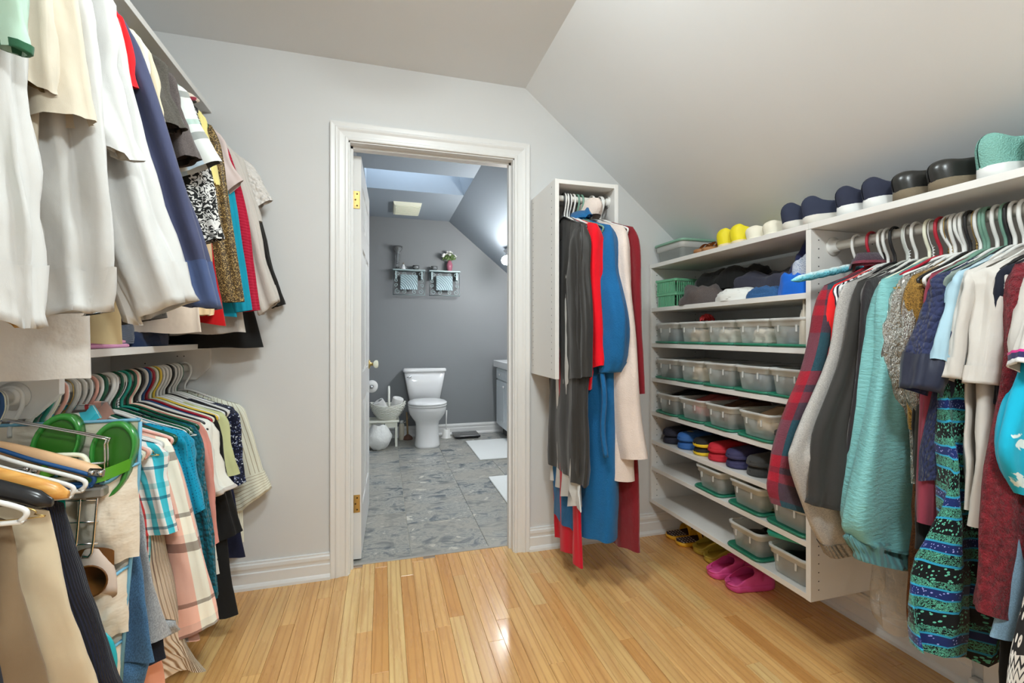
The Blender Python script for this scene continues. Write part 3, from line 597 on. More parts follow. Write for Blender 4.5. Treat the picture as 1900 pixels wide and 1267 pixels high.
def body(parent, mat, sh, hem, hh, th, seed, fold, kind='shirt', tilt=0., hin=None, nw=7., name='body', rows_n=22, seg=46, waist=None, top=-.187, topw=.19, gather=0., flare=1.15, tg=0.):
    rows, uvs = [], []; hin = hh if hin is None else hin; r = random.Random(seed); p1, p2, p3 = (r.uniform(0, 6.28) for _ in range(3))
    sd = seed * 1.7
    for i in range(rows_n + 1):
        s = (i / rows_n) ** 1.2; row, uv = [], []; q = s ** flare
        w0 = sh if kind == 'shirt' else topw
        ho = w0 + (hh - w0) * q; hi = w0 + (hin - w0) * q
        if kind == 'shirt' and s < .3: k = math.sin(s / .3 * math.pi); ho -= .02 * k; hi -= .02 * k
        if waist: k = math.exp(-((s - waist[0]) / .16) ** 2) * waist[1]; ho -= k; hi -= k
        if gather and s > .86: k = (s - .86) / .14 * gather; ho -= k; hi -= k
        thk = th * (.16 + .84 * min(1, s * 5)) * (1 + tg * s); A = fold * min(1, s * 2.2)
        for k in range(seg + 1):
            a = -math.pi + 2 * math.pi * k / seg; c, sn = math.cos(a), math.sin(a)
            u = (ho if c > 0 else hi) * pw(c, .8); v = thk * pw(sn, .85)
            zt = shl(u) if kind == 'shirt' else top - .02 * (abs(u) / topw) ** 4
            if kind == 'shirt' and abs(u) < .065: zt -= (.022 if sn < 0 else .006) * (1 - (abs(u) / .065) ** 2)
            z = zt + (hem + tilt * u - zt) * s
            ph = u * nw * 6.28
            v += A * (math.sin(ph + p1 + 1.4 * s) + .55 * math.sin(ph * 1.73 + p2 - s) ) + .02 * s * noise.noise((u * 7 + sd, z * 3.2, sd)) + .006 * noise.noise((u * 24, z * 14 + sd, v * 20))
            u += .5 * A * math.sin(ph * .8 + p3 + 2 * sn) + .006 * s * noise.noise((sd, z * 6, c * 2))
            row.append((u, v, z + s * .35 * A * math.sin(ph * .9 + p2))); uv.append(((k / seg) * 4 * max(hh, w0) , z))
        rows.append(row); uvs.append(uv)
    return cloth(rows, uvs, name, mat, parent)
def sleeve(parent, mat, sh, pts, th, seed, cuff=None, name='sleeve', rows_n=24, seg=34, lining=None, wr=.008, band=.1, top=None):
    P0 = top or (sh + .004, shl(sh) + .004, sh - .11, shl(sh - .11) - .004)
    P1 = ((P0[0] * .72 + pts[0][0] * .28) + .012, P0[1] * .74 + pts[0][1] * .26, P0[2] * .75 + pts[0][2] * .25, P0[3] * .6 + pts[0][3] * .4)
    L = [P0, P1] + list(pts); cols = list(zip(*L)); sd = seed * 2.3
    def ring(t, grow=0., b_=None):
        uo, wo, ui, wi = (cr(c, t) for c in cols); cu, cw = (uo + ui) / 2, (wo + wi) / 2; hu, hw = (uo - ui) / 2, (wo - wi) / 2
        g = 1 + grow; b = (th * min(1, .22 + 3.2 * t)) * g if b_ is None else b_; row = []
        for k in range(seg + 1):
            a = -math.pi + 2 * math.pi * k / seg; c, sn = pw(math.cos(a), .85), pw(math.sin(a), .9)
            q = min(1, t * 3); nz = noise.noise((math.cos(a) * 1.6 + sd, math.sin(a) * 1.6, t * 3.2 + sd)) + .5 * noise.noise((math.cos(a) * 3 + sd, math.sin(a) * 3, t * 9))
            d = wr * q * (1.2 * nz + (.75 * math.sin(3 * a + sd * 5 + t * 2.6) + .7 * math.sin(5 * a - sd * 3 - t * 1.7) + .35 * math.sin(9 * a + sd)) * (.3 + .7 * math.sin(min(1, t * 1.15) * 2.4)))
            row.append((cu + hu * g * c + d * math.cos(a), b * sn + d * 1.2 * math.sin(a) + .010 * q * noise.noise((t * 2.2, sd, 1.)), cw + hw * c + .25 * d))
        uv = [((k / seg) * .30, cw) for k in range(seg + 1)]
        return row, uv
    R_ = [ring((i / rows_n) ** .9) for i in range(rows_n + 1)]
    o = cloth([a for a, _ in R_], [b for _, b in R_], name, mat, parent)
    if cuff:
        R_ = [ring(1 - band + band * i / 4, .05) for i in range(5)]; R_.append(ring(1., -.06)); cloth([a for a, _ in R_], [b for _, b in R_], 'cuff', cuff, parent)
    if lining:
        R_ = [ring(1 - .07 + .067 * i / 4, -.3) for i in range(5)]; cloth([a for a, _ in R_], [b for _, b in R_], 'lining', lining, parent)
    return o
def collar(parent, mat, h=.04, w_=.062, stand=False):
    rows, uvs = [], []
    for i, (dz, g) in enumerate(((0, 1.), (h, .92), (h * 1.1, .97), (.2 * h if not stand else h * .9, 1.25 if not stand else 1.02))):
        rows.append([(w_ * g * math.cos(a), .034 * g * math.sin(a) - .01 * (math.sin(a) < -.6), shl(0) - .012 + dz - .014 * (math.sin(a) < -.5)) for a in [2 * math.pi * k / 24 for k in range(25)]]); uvs.append([(k * .01, i * .02) for k in range(25)])
    return cloth(rows, uvs, 'collar', mat, parent)
# ================================================================ hangers
HC = {'white': PLASTW, 'cream': simple('hanger_cream', C(232, 220, 196), .35), 'green': simple('hanger_green', C(22, 78, 58), .22), 'teal': simple('hanger_teal', C(30, 132, 116), .25), 'black': simple('hanger_black', (.018, .018, .02), .25),
      'red': simple('hanger_red', C(160, 30, 48), .3), 'pink': simple('hanger_pink', C(222, 160, 146), .35), 'yellow': simple('hanger_yellow', C(236, 182, 60), .3), 'blue': simple('hanger_blue', C(22, 70, 120), .45), 'sage': simple('hanger_sage', C(104, 140, 124), .3),
      'maroon': simple('hanger_maroon', C(112, 28, 34), .35), 'brass': BRASS, 'wire': simple('hanger_wire', (.8, .8, .78), .35), 'grey': simple('hanger_grey', C(176, 178, 172), .35)}
WOOD = NT('hanger_wood'); vv = WOOD.coord('Object', (3, 40, 40)); WOOD.P(Base_Color=WOOD.ramp(WOOD.noise(vv, 3, 4), [(.35, C(196, 136, 66)), (.7, C(222, 166, 92))]), Roughness=.32); WOOD = WOOD.m
WOODP = simple('hanger_pale_wood', C(214, 172, 130), .45)
hk_path = [(0, 0, -.094), (.001, 0, -.07), (.013, 0, -.047), (.0225, 0, -.022)] + [(.0226 * math.cos(a), 0, .0226 * math.sin(a)) for a in [R(d) for d in range(0, 200, 25)]]
HMESH = {}
def hmesh(typ, col):
    k = (typ, col)
    if k in HMESH: return HMESH[k]
    if typ == 'tube':
        r = .0046; m = HC[col]
        f = MB().tube(smooth_path([(0, 0, -.094), (.03, 0, -.099), (.1, 0, -.131), (.188, 0, -.166), (.206, 0, -.180), (.196, 0, -.194), (.17, 0, -.196), (-.17, 0, -.196), (-.196, 0, -.194), (-.206, 0, -.180), (-.188, 0, -.166), (-.1, 0, -.131), (-.03, 0, -.099)], 4, True), r, 8, closed=True).mesh('frame', m)
        h = MB().tube(smooth_path(hk_path, 3), r, 8).mesh('hook', m)
    elif typ == 'wire':
        m = HC[col]
        f = MB().tube(smooth_path([(0, 0, -.10), (.03, 0, -.108), (.19, 0, -.175), (.205, 0, -.19), (.19, 0, -.197), (-.19, 0, -.197), (-.205, 0, -.19), (-.19, 0, -.175), (-.03, 0, -.108)], 4, True), .0013, 6, closed=True).mesh('frame', m)
        mb = MB().tube(smooth_path([(0, 0, -.10)] + [(x, y, z) for x, y, z in hk_path[1:]], 3), .0014, 6)
        mb.tube([(.003 * math.cos(k * 1.3), .003 * math.sin(k * 1.3), -.10 + .045 * k / 24) for k in range(25)], .0014, 5); h = mb.mesh('hook', m)
    else:                                                # contoured bar hangers: wood, black, padded, velvet
        m = {'wood': WOOD, 'pale': WOODP, 'padded': None}.get(col, HC.get(col))
        rows = []
        for i in range(25):
            x = -.215 + .43 * i / 24; t = abs(x) / .215; zc = -.102 - .078 * t ** 1.35; hz = (.016 + .006 * (1 - t)) * (1 if t < .97 else .5); hy = (.006 + .010 * t ** 2) * (1 if t < .97 else .4)
            rows.append([(x, hy * math.cos(a) + (.010 * t * t), zc + hz * math.sin(a)) for a in [2 * math.pi * k / 10 for k in range(10)]])
        f = MB().grid(rows, True, False, True, True, True).mesh('shoulder_bar', m); h = MB().tube(smooth_path(hk_path, 3), .002, 6).mesh('hook', CHROME if typ == 'bar' else m)
    HMESH[k] = (f, h); return HMESH[k]
ROWS = {'U': (lambda p: (LX, p, LZ2), 0.), 'L': (lambda p: (LX, p, LZ1), 0.), 'R': (lambda p: (RX, p, RZ), math.pi), 'T': (lambda p: (p, TRY, TRZ), -math.pi / 2)}
HN = {'tube': 'plastic_hanger', 'wire': 'wire_hanger', 'bar': 'contoured_hanger'}
def hanger(row, pos, typ, col, label, yaw=0., dz=0., group=None):
    f, rz = ROWS[row]; p = f(pos); fm, hm = hmesh(typ, col)
    t = thing({'wood': 'wooden_hanger', 'pale': 'wooden_hanger'}.get(col, HN[typ]), label, 'hanger', (p[0], p[1], p[2] + dz), rz + yaw, group or 'clothes hangers')
    inst(fm, fm.name.split('.')[0], t); inst(hm, 'hook', t); return t
RZ0 = {'U': LZ2, 'L': LZ1, 'R': RZ, 'T': TRZ}
gseed = [0]
def G(row, pos, name, label, mat, sl=None, hem=None, sh=.205, hh=.19, th=.017, hang=None, cuff=None, col=False, fold=.006, kind='shirt', cat='shirt', yaw=None, back=True, lining=None, band=.1, sth=.021, short=None, top=None, wr=.008, btag=None, **kw):
    gseed[0] += 1; sd = gseed[0]; f, rz = ROWS[row]; p = f(pos); z0 = RZ0[row]
    if yaw is None: yaw = rnd.uniform(-.05, .05)
    t = thing(name, label, cat, (p[0], p[1], p[2]), rz + yaw, {'U': 'clothes on the upper rail', 'L': 'clothes on the lower rail', 'R': 'clothes on the rail beside the shelves', 'T': 'robes in the narrow cabinet'}[row])
    if hem is not None: body(t, mat, sh, hem - z0, hh, th, sd, fold, kind, **kw)
    if sl:
        pts = [(a, b - z0, c, d - z0) for a, b, c, d in sl]
        sleeve(t, mat, sh, pts, sth, sd, cuff, lining=lining, band=band, top=top, wr=wr)
        if back and kind == 'shirt':
            e = pts[-1]; L_ = (e[1] + e[3]) / 2
            o = sleeve(t, mat, sh, [(sh + .02, (L_ + shl(sh)) / 2, sh - .07, (L_ + shl(sh)) / 2), (sh + .025, L_, sh - .06, L_)], sth * .8, sd + .5, None, wr=wr)
            o.rotation_euler = (0, 0, math.pi)
    if col: collar(t, col if not isinstance(col, bool) else mat)
    if hang: hanger(row, pos, hang[0], hang[1], '%s hanger holding the %s' % ({'tube': hang[1] + ' plastic', 'wire': hang[1] + ' wire' if hang[1] != 'wire' else 'thin wire', 'bar': hang[1] + ' contoured' if hang[1] != 'pale' else 'pale wooden'}[hang[0]].replace('wood contoured', 'brown wooden'), short or label), yaw)
    return t
# ---------------------------------------------------------------- upper rail at the left
wp = ('tube', 'white')
MINT = solid('cotton_mint', (178, 206, 186), k=1.); KH = solid('cotton_khaki', (206, 196, 178), k=1.); TAN = solid('linen_tan', (214, 202, 182), k=1.); NAVY = solid('cotton_navy', (62, 66, 92)); NAVL = solid('cuff_blue', (66, 80, 116)); RED = solid('cotton_red', (206, 24, 32))
CRE = solid('wool_cream', (222, 208, 180), k=1.); CRL = solid('wool_pale_cream', (228, 220, 204), k=1.); DKG = heather('wool_charcoal', (74, 70, 64), .3); DKB = heather('wool_brown_grey', (84, 76, 74), .25)
t = G('U', .968, 'mint_shirt', 'mint green short-sleeved top with a dark green sleeve band', MINT, [(.25, 1.635, .10, 1.685)], 1.32, hang=wp, cuff=solid('trim_green', (36, 82, 56)), band=.05, yaw=0, short='mint green top')
G('U', 1.004, 'white_shirt', 'white long-sleeved shirt with a brown-lined cuff, nearest on the upper rail', W1, [(.215, 1.55, .105, 1.56), (.232, 1.36, .11, 1.38), (.242, 1.175, .13, 1.215)], 1.3, hang=wp, cuff=W1, lining=solid('lining_brown', (170, 128, 70)), yaw=0, short='white shirt with the brown-lined cuff', col=True, band=.16, wr=.013)
G('U', 1.05, 'khaki_shirt', 'khaki short-sleeved shirt behind the mint top', KH, [(.245, 1.615, .115, 1.655)], 1.35, hang=('tube', 'cream'), lining=solid('lining_olive', (96, 78, 46)), yaw=0, short='khaki short-sleeved shirt')
G('U', 1.088, 'tan_linen_shirt', 'tan linen shirt with a wide open short sleeve', TAN, [(.285, 1.585, .13, 1.57)], 1.35, hang=wp, yaw=0, short='tan linen shirt', sth=.03)
G('U', 1.135, 'white_blouse', 'white long-sleeved blouse with pleated sleeve and buttoned cuff', W1, [(.25, 1.62, .11, 1.62), (.275, 1.36, .095, 1.36), (.272, 1.21, .115, 1.205)], 1.28, hang=wp, cuff=W1, yaw=0, sth=.03, short='pleated-sleeve white blouse', col=True, band=.17, wr=.018)
G('U', 1.19, 'white_tunic', 'white tunic with layered open short sleeves', W1, [(.255, 1.72, .12, 1.72), (.31, 1.545, .155, 1.60)], 1.35, hang=wp, yaw=0, lining=W2, sth=.03, short='white tunic with layered sleeves', wr=.015)
G('U', 1.222, 'white_dress', 'long white straight dress reaching almost to the lower rail', W3, None, 1.068, sh=.17, hh=.212, th=.03, hang=wp, yaw=0, fold=.004, cat='dress', short='long white dress')
G('U', 1.262, 'white_dress_shirt', 'white dress shirt with its crisp sleeve swung towards the door', W1, [(.275, 1.66, .15, 1.66), (.335, 1.42, .19, 1.42), (.385, 1.245, .26, 1.19)], 1.3, hang=wp, cuff=W1, yaw=0, sth=.026, col=True, short='white dress shirt', band=.15, wr=.015)
G('U', 1.298, 'red_blouse', 'bright red top squeezed between white and navy shirts', RED, [(.255, 1.76, .19, 1.75)], 1.3, hang=wp, yaw=0, short='bright red top', sth=.012)
G('U', 1.33, 'navy_shirt', 'navy long-sleeved shirt with a folded lighter blue cuff', NAVY, [(.325, 1.62, .225, 1.62), (.38, 1.42, .285, 1.41), (.425, 1.23, .345, 1.235)], 1.3, hang=('tube', 'black'), cuff=NAVL, yaw=0, sth=.02, short='navy long-sleeved shirt', band=.17)
G('U', 1.366, 'cream_dress', 'pale yellow cream dress hanging above the shelf', solid('crepe_cream', (216, 198, 156)), None, 1.142, sh=.17, hh=.20, hang=wp, yaw=0, cat='dress', short='pale yellow cream dress')
G('U', 1.395, 'ivory_jacket', 'ivory jacket with a rounded shoulder', CRL, [(.245, 1.80, .17, 1.80), (.255, 1.735, .18, 1.735)], 1.35, hang=('tube', 'maroon'), yaw=0, cat='jacket', short='ivory jacket', sth=.016)
G('U', 1.43, 'cream_jacket', 'cream wool jacket with a flat short sleeve', CRE, [(.25, 1.80, .18, 1.80), (.268, 1.72, .19, 1.725)], 1.35, hang=('tube', 'maroon'), yaw=0, cat='jacket', short='cream wool jacket', sth=.016)
G('U', 1.462, 'dotted_skirt', 'charcoal skirt with tiny dark dots', dots('dotted_charcoal', C(78, 74, 70), C(40, 38, 36), 70, .16), None, 1.168, kind='bar', hh=.255, topw=.18, th=.022, tilt=.16, cat='skirt', yaw=0, hang=('bar', 'black'), short='dotted charcoal skirt')
G('U', 1.505, 'charcoal_jacket', 'charcoal wool jacket with a wide open sleeve', DKG, [(.25, 1.84, .17, 1.82), (.288, 1.755, .165, 1.735)], 1.35, hang=wp, yaw=0, cat='jacket', lining=BLACK, sth=.03, short='charcoal wool jacket')
G('U', 1.582, 'brown_grey_jacket', 'brown grey jacket with a hemmed half sleeve', DKB, [(.255, 1.82, .165, 1.80), (.298, 1.70, .165, 1.655)], 1.35, hang=('tube', 'maroon'), yaw=0, cat='jacket', lining=BLACK, sth=.034, short='brown grey jacket')
PLB = plaid('plaid_ice', [(0, C(206, 206, 200)), (.3, C(70, 72, 70)), (.52, C(206, 208, 204)), (.7, C(186, 204, 222)), (.85, C(206, 208, 204))], .17, [(0, (1, 1, 1)), (.45, (.45, .46, .46)), (.62, (1, 1, 1)), (.8, (.62, .78, .74)), (.92, (1, 1, 1))], .14)
G('U', 1.655, 'plaid_blouse', 'pale blue, white and charcoal check blouse with a pointed sleeve', PLB, [(.26, 1.84, .17, 1.80), (.33, 1.72, .18, 1.65)], 1.4, hang=wp, yaw=0, sth=.02, short='pale blue check blouse', wr=.004)
DAM = damask('damask_print', (.72, .70, .67), (.012, .012, .012))
G('U', 1.712, 'damask_blouse', 'black and white damask print blouse', DAM, [(.265, 1.74, .155, 1.74), (.30, 1.56, .195, 1.56), (.318, 1.48, .21, 1.452)], 1.35, hang=wp, yaw=0, sth=.026, short='damask print blouse', band=.1)
G('U', 1.79, 'ivory_skirt', 'ivory beige skirt below the damask blouse', solid('crepe_beige', (210, 194, 178)), None, 1.17, kind='bar', hh=.235, topw=.17, fold=.009, cat='skirt', yaw=0, hang=('bar', 'black'), short='ivory beige skirt')
G('U', 1.83, 'yellow_blouse', 'pale yellow top with a rolled sleeve', solid('cotton_yellow', (232, 202, 130)), [(.245, 1.80, .175, 1.80), (.268, 1.695, .195, 1.685)], 1.4, hang=('tube', 'yellow'), yaw=0, sth=.02, lining=solid('lining_gold', (224, 170, 60)), short='pale yellow top')
G('U', 1.872, 'beige_coat', 'smooth beige coat with a long straight sleeve', solid('coat_beige', (218, 190, 150), 'satin'), [(.225, 1.62, .14, 1.62), (.232, 1.40, .145, 1.40), (.236, 1.235, .15, 1.232)], 1.25, hang=('tube', 'green'), yaw=0, cat='coat', short='smooth beige coat')
G('U', 1.915, 'red_skirt', 'red skirt peeking out beneath the glittery sleeve', solid('crepe_red', (176, 12, 18)), None, 1.23, kind='bar', hh=.265, topw=.18, tilt=-.12, cat='skirt', yaw=0, hang=('tube', 'green'), short='red skirt')
GOLD = sequin('lurex_gold', C(56, 44, 26), [C(120, 96, 54), C(176, 150, 96), C(92, 70, 40)], 420, .5)
G('U', 1.95, 'glitter_cardigan', 'brown and gold glitter knit cardigan', GOLD, [(.265, 1.66, .18, 1.66), (.295, 1.45, .20, 1.45), (.318, 1.29, .218, 1.285)], 1.3, hang=('tube', 'green'), yaw=0, cat='cardigan', short='glitter knit cardigan', wr=.004)
G('U', 1.985, 'mauve_blouse', 'mauve pink blouse with pointed pleated sleeve', solid('crepe_mauve', (198, 182, 178)), [(.265, 1.82, .19, 1.80), (.305, 1.765, .22, 1.68)], 1.4, hang=('tube', 'black'), yaw=0, sth=.018, short='mauve pink blouse', wr=.004)
TEAL = solid('jersey_teal', (14, 138, 164))
G('U', 2.018, 'teal_sweater', 'slim teal blue sweater beside the crimson knit', TEAL, [(.275, 1.66, .21, 1.66), (.30, 1.45, .235, 1.45), (.322, 1.262, .26, 1.25)], 1.235, hh=.27, hang=wp, yaw=0, cat='sweater', short='slim teal sweater', wr=.003, sth=.014)
G('U', 2.052, 'crimson_sweater', 'crimson ribbed knit sweater', solid('knit_crimson', (168, 22, 52), 'knit'), [(.30, 1.66, .23, 1.66), (.325, 1.45, .255, 1.45), (.35, 1.265, .285, 1.255)], 1.28, hang=('tube', 'red'), yaw=0, cat='sweater', short='crimson ribbed sweater', wr=.003, sth=.016)
G('U', 2.095, 'ivory_dress', 'ivory dress hem showing under the crimson sweater', W3, None, 1.16, sh=.18, hh=.29, tilt=.05, hang=wp, yaw=0, cat='dress', fold=.01, short='ivory dress with the wide hem')
G('U', 2.135, 'white_cuffed_blouse', 'white blouse with a long cuffed sleeve near the back wall', W3, [(.315, 1.66, .225, 1.66), (.36, 1.45, .27, 1.45), (.402, 1.31, .325, 1.245)], 1.3, hang=wp, cuff=W3, yaw=0, short='cuffed white blouse', band=.14)
G('U', 2.185, 'white_tee', 'plain white tee with a loose short sleeve', W3, [(.28, 1.80, .19, 1.80), (.325, 1.655, .225, 1.61)], 1.35, hang=wp, yaw=0, cat='t-shirt', short='plain white tee')
G('U', 2.245, 'white_lace_blouse', 'white lace blouse with a flared sleeve, last before the wall', solid('lace_white', (222, 216, 210), 'lace', 1.15, .05), [(.29, 1.87, .19, 1.84), (.35, 1.765, .245, 1.695)], 1.4, hang=wp, yaw=0, sth=.028, short='white lace blouse')
BLK = solid('crepe_black', (26, 26, 26), var=.3); BLK2 = solid('knit_black', (36, 34, 32), var=.3)
G('U', 2.225, 'black_skirt', 'black skirt with the lowest hem at the end of the upper rail', BLK, None, 1.108, kind='bar', hh=.315, hin=.1, topw=.18, th=.03, cat='skirt', yaw=0, hang=('tube', 'black'), short='black skirt at the rail end')
G('U', 2.295, 'black_jacket', 'black jacket against the back wall with a narrow sleeve', BLK2, [(.30, 1.66, .24, 1.66), (.345, 1.45, .29, 1.45), (.392, 1.305, .335, 1.285)], 1.25, hang=('tube', 'black'), yaw=0, cat='jacket', short='black jacket at the back wall', sth=.016)
# padded floral hanger end
t = thing('padded_hanger', 'floral padded hanger sticking out under the top shelf', 'hanger', (LX, 1.80, LZ2), 0, 'clothes hangers'); rows = []
for i in range(21):
    x = -.20 + .42 * i / 20; tt = abs(x) / .22; rr = .021 * math.sqrt(max(.02, 1 - tt ** 6)); rows.append([(x, rr * math.cos(a), -.10 - .045 * tt + rr * 1.1 * math.sin(a)) for a in [2 * math.pi * k / 12 for k in range(12)]])
FLO = floral('pad_floral', C(196, 182, 168), [C(120, 40, 50), C(70, 130, 100), C(40, 36, 40), C(176, 150, 130)], 60)
o = MB().grid(rows, True, False, True, True, True).build('padding', None, t); n_ = NT('pad_print'); v_ = n_.n('TexVoronoi', None, Vector=n_.coord('Object'), Scale=75.); s_ = n_.n('SeparateColor', None, Color=v_.outputs['Color'])
n_.P(Base_Color=n_.ramp(s_.outputs[0], [(0, C(196, 182, 168)), (.35, C(130, 44, 56)), (.5, C(60, 52, 52)), (.68, C(176, 160, 146)), (.88, C(86, 150, 116))], 'CONSTANT'), Roughness=.9); o.data.materials.append(n_.m); inst(hmesh('bar', 'black')[1], 'hook', t)
# ---------------------------------------------------------------- lower rail at the left
STRP = bands('pinstripe', [(0, C(226, 220, 200)), (.86, C(150, 136, 108))], .014)
G('L', 2.283, 'pinstripe_blouse', 'cream pinstriped blouse with a broad turned cuff, at the back wall', STRP, [(.265, .72, .15, .70), (.305, .58, .175, .56), (.34, .47, .205, .375)], .235, hh=.225, hang=wp, cuff=bands('pinstripe_cuff', [(0, C(226, 220, 200)), (.84, C(160, 146, 116))], .014, 'Y'), yaw=0, band=.2, sth=.026, short='cream pinstriped blouse', wr=.005)
SEQN = sequin('sequin_navy', C(18, 22, 44), [C(110, 120, 160), C(200, 205, 220), C(40, 50, 90)], 210, .80)
G('L', 2.20, 'navy_sequin_blouse', 'dark navy top sprinkled with silver sequins', SEQN, [(.235, .66, .16, .66), (.255, .53, .17, .495)], .33, hh=.20, hang=('tube', 'green'), yaw=0, short='navy sequin top')
G('L', 2.135, 'navy_dress', 'navy dress with a slim hem near the back wall', solid('crepe_navy', (26, 28, 52)), None, .24, sh=.18, hh=.275, hang=wp, cat='dress', yaw=0, fold=.008, short='slim navy dress')
G('L', 2.06, 'green_tee', 'pale green tee with a boxy short sleeve', solid('jersey_pale_green', (192, 196, 146)), [(.24, .72, .15, .72), (.272, .605, .165, .60)], .40, hh=.20, hang=wp, yaw=0, cat='t-shirt', short='pale green tee', sth=.026, wr=.004)
G('L', 1.985, 'black_long_dress', 'long black dress reaching lowest on the lower rail', BLK, [(.25, .60, .18, .60), (.295, .40, .21, .37)], .085, hh=.285, hang=('tube', 'green'), yaw=0, cat='dress', fold=.008, short='long black dress')
G('L', 1.905, 'polka_blouse', 'white blouse with small black dots and a puffed sleeve', dots('polka', C(226, 216, 208), C(24, 24, 28), 24, .085, rnd_=.7), [(.245, .74, .15, .73), (.262, .63, .165, .62), (.285, .59, .175, .55)], .285, hh=.245, hang=wp, yaw=0, short='dotted white blouse', sth=.026, cuff=W3, band=.12, wr=.012)
G('L', 1.84, 'coral_blouse', 'coral pink top seen as a sliver behind the teal lace', solid('jersey_coral', (206, 140, 128)), [(.25, .62, .19, .62), (.262, .42, .2, .41)], .3, hang=('tube', 'pink'), yaw=0, short='coral pink top', sth=.012)
TLACE = solid('lace_dark_teal', (16, 92, 108), 'lace')
G('L', 1.79, 'teal_lace_blouse', 'dark teal lace top with a narrow sleeve', TLACE, [(.235, .66, .175, .66), (.262, .45, .205, .45), (.28, .26, .22, .25)], .35, hang=('tube', 'teal'), yaw=0, short='dark teal lace top', sth=.016)
SEQB = sequin('sequin_black', C(14, 14, 16), [C(120, 120, 124), C(60, 110, 100), C(150, 140, 120)], 300, .84)
G('L', 1.745, 'black_sequin_dress', 'black sequin evening dress between two teal tops', SEQB, None, .20, sh=.185, hh=.265, hang=('tube', 'green'), yaw=0, cat='dress', short='black sequin dress')
G('L', 1.70, 'bright_teal_sweater', 'bright turquoise sweater with an openwork sleeve', dots('openwork_teal', C(6, 136, 170), C(4, 84, 112), 95, .2), [(.235, .74, .155, .74), (.27, .60, .185, .55)], .40, hang=wp, yaw=0, cat='sweater', short='bright turquoise sweater', sth=.026)
G('L', 1.655, 'maroon_blouse', 'maroon velvet top on the lower rail', solid('velvet_maroon', (104, 28, 36), 'velvet'), None, .45, sh=.205, hh=.19, hang=('tube', 'green'), yaw=0, short='maroon velvet top')
pk, br, wh = C(222, 172, 156), C(146, 116, 106), C(232, 214, 200)
PINK = plaid('plaid_pink', [(0, pk), (.28, (.52, .47, .45)), (.42, pk), (.62, wh), (.78, pk), (.9, (.52, .47, .45)), (.97, pk)], .30, [(0, (1, 1, 1)), (.14, (.42, .38, .37)), (.24, (1, 1, 1)), (.33, (1.15, 1.12, 1.1)), (.52, (.45, .42, .41)), (.57, (1, 1, 1))], .27)
G('L', 1.585, 'pink_plaid_shirt', 'pink and brown plaid flannel shirt, widest on the lower rail', PINK, [(.27, .64, .17, .64), (.31, .45, .19, .45), (.345, .29, .2, .245)], .245, hh=.30, hang=('tube', 'white'), yaw=0, col=True, short='pink plaid flannel shirt', sth=.022, wr=.006)
G('L', 1.555, 'ribbed_blouse', 'cream ribbed blouse whose flared hem hangs below the plaid', solid('rib_cream', (226, 196, 170), 'rib'), None, .165, sh=.18, hh=.275, hang=wp, yaw=0, fold=.012, short='cream ribbed blouse', gather=-.05)
AQ = plaid('plaid_aqua', [(0, C(226, 220, 212)), (.22, C(60, 178, 196)), (.46, C(226, 220, 212)), (.6, C(206, 70, 70)), (.68, C(226, 220, 212)), (.82, C(70, 180, 196))], .11, [(0, (1, 1, 1)), (.25, (.30, .40, .46)), (.35, (1, 1, 1)), (.62, (.55, .8, .82)), (.8, (1, 1, 1))], .085)
G('L', 1.52, 'aqua_plaid_shirt', 'aqua, white and red plaid shirt with a short sleeve', AQ, [(.235, .74, .16, .74), (.262, .60, .185, .60)], .45, hang=wp, yaw=0, short='aqua plaid shirt', sth=.024, col=True)
GD = heather('denim_grey', (146, 148, 150), .28, scale=500, stretch=(1, 1, .4)); BD = heather('denim_blue', (62, 96, 128), .35, scale=500, stretch=(1, 1, .4)); DD = heather('denim_dark', (24, 30, 44), .3)
G('L', 1.478, 'orange_plaid_skirt', 'coral plaid skirt trailing lowest beneath the jeans', plaid('plaid_orange', [(0, C(222, 150, 122)), (.5, C(150, 112, 98)), (.62, C(222, 150, 122))], .16, [(0, (1, 1, 1)), (.5, (.5, .45, .42)), (.62, (1, 1, 1))], .2), None, .17, kind='bar', hh=.245, topw=.17, cat='skirt', yaw=0, hang=('tube', 'pink'), short='coral plaid skirt')
t = G('L', 1.44, 'grey_jeans', 'washed grey jeans hung by the legs with the waistband at the bottom', GD, None, .355, kind='bar', hh=.285, topw=.19, th=.02, fold=.014, cat='jeans', yaw=0, hang=wp, short='washed grey jeans', nw=4.2)
body(t, DD, .2, .285 - LZ1, .265, .016, 77, .006, 'bar', name='belt', top=.40 - LZ1, topw=.26, rows_n=4)
body(t, GD, .2, .35 - LZ1, .292, .025, 78, .008, 'bar', name='waistband', top=.405 - LZ1, topw=.286, rows_n=4)
t = G('L', 1.385, 'blue_jeans', 'blue denim jeans folded over a hanger beside the shoe bag', BD, None, .335, kind='bar', hh=.262, topw=.19, th=.02, fold=.013, cat='jeans', yaw=0, hang=wp, short='folded blue jeans', nw=5.5)
body(t, BD, .2, .262 - LZ1, .235, .022, 79, .006, 'bar', name='waistband', top=.345 - LZ1, topw=.25, rows_n=5)
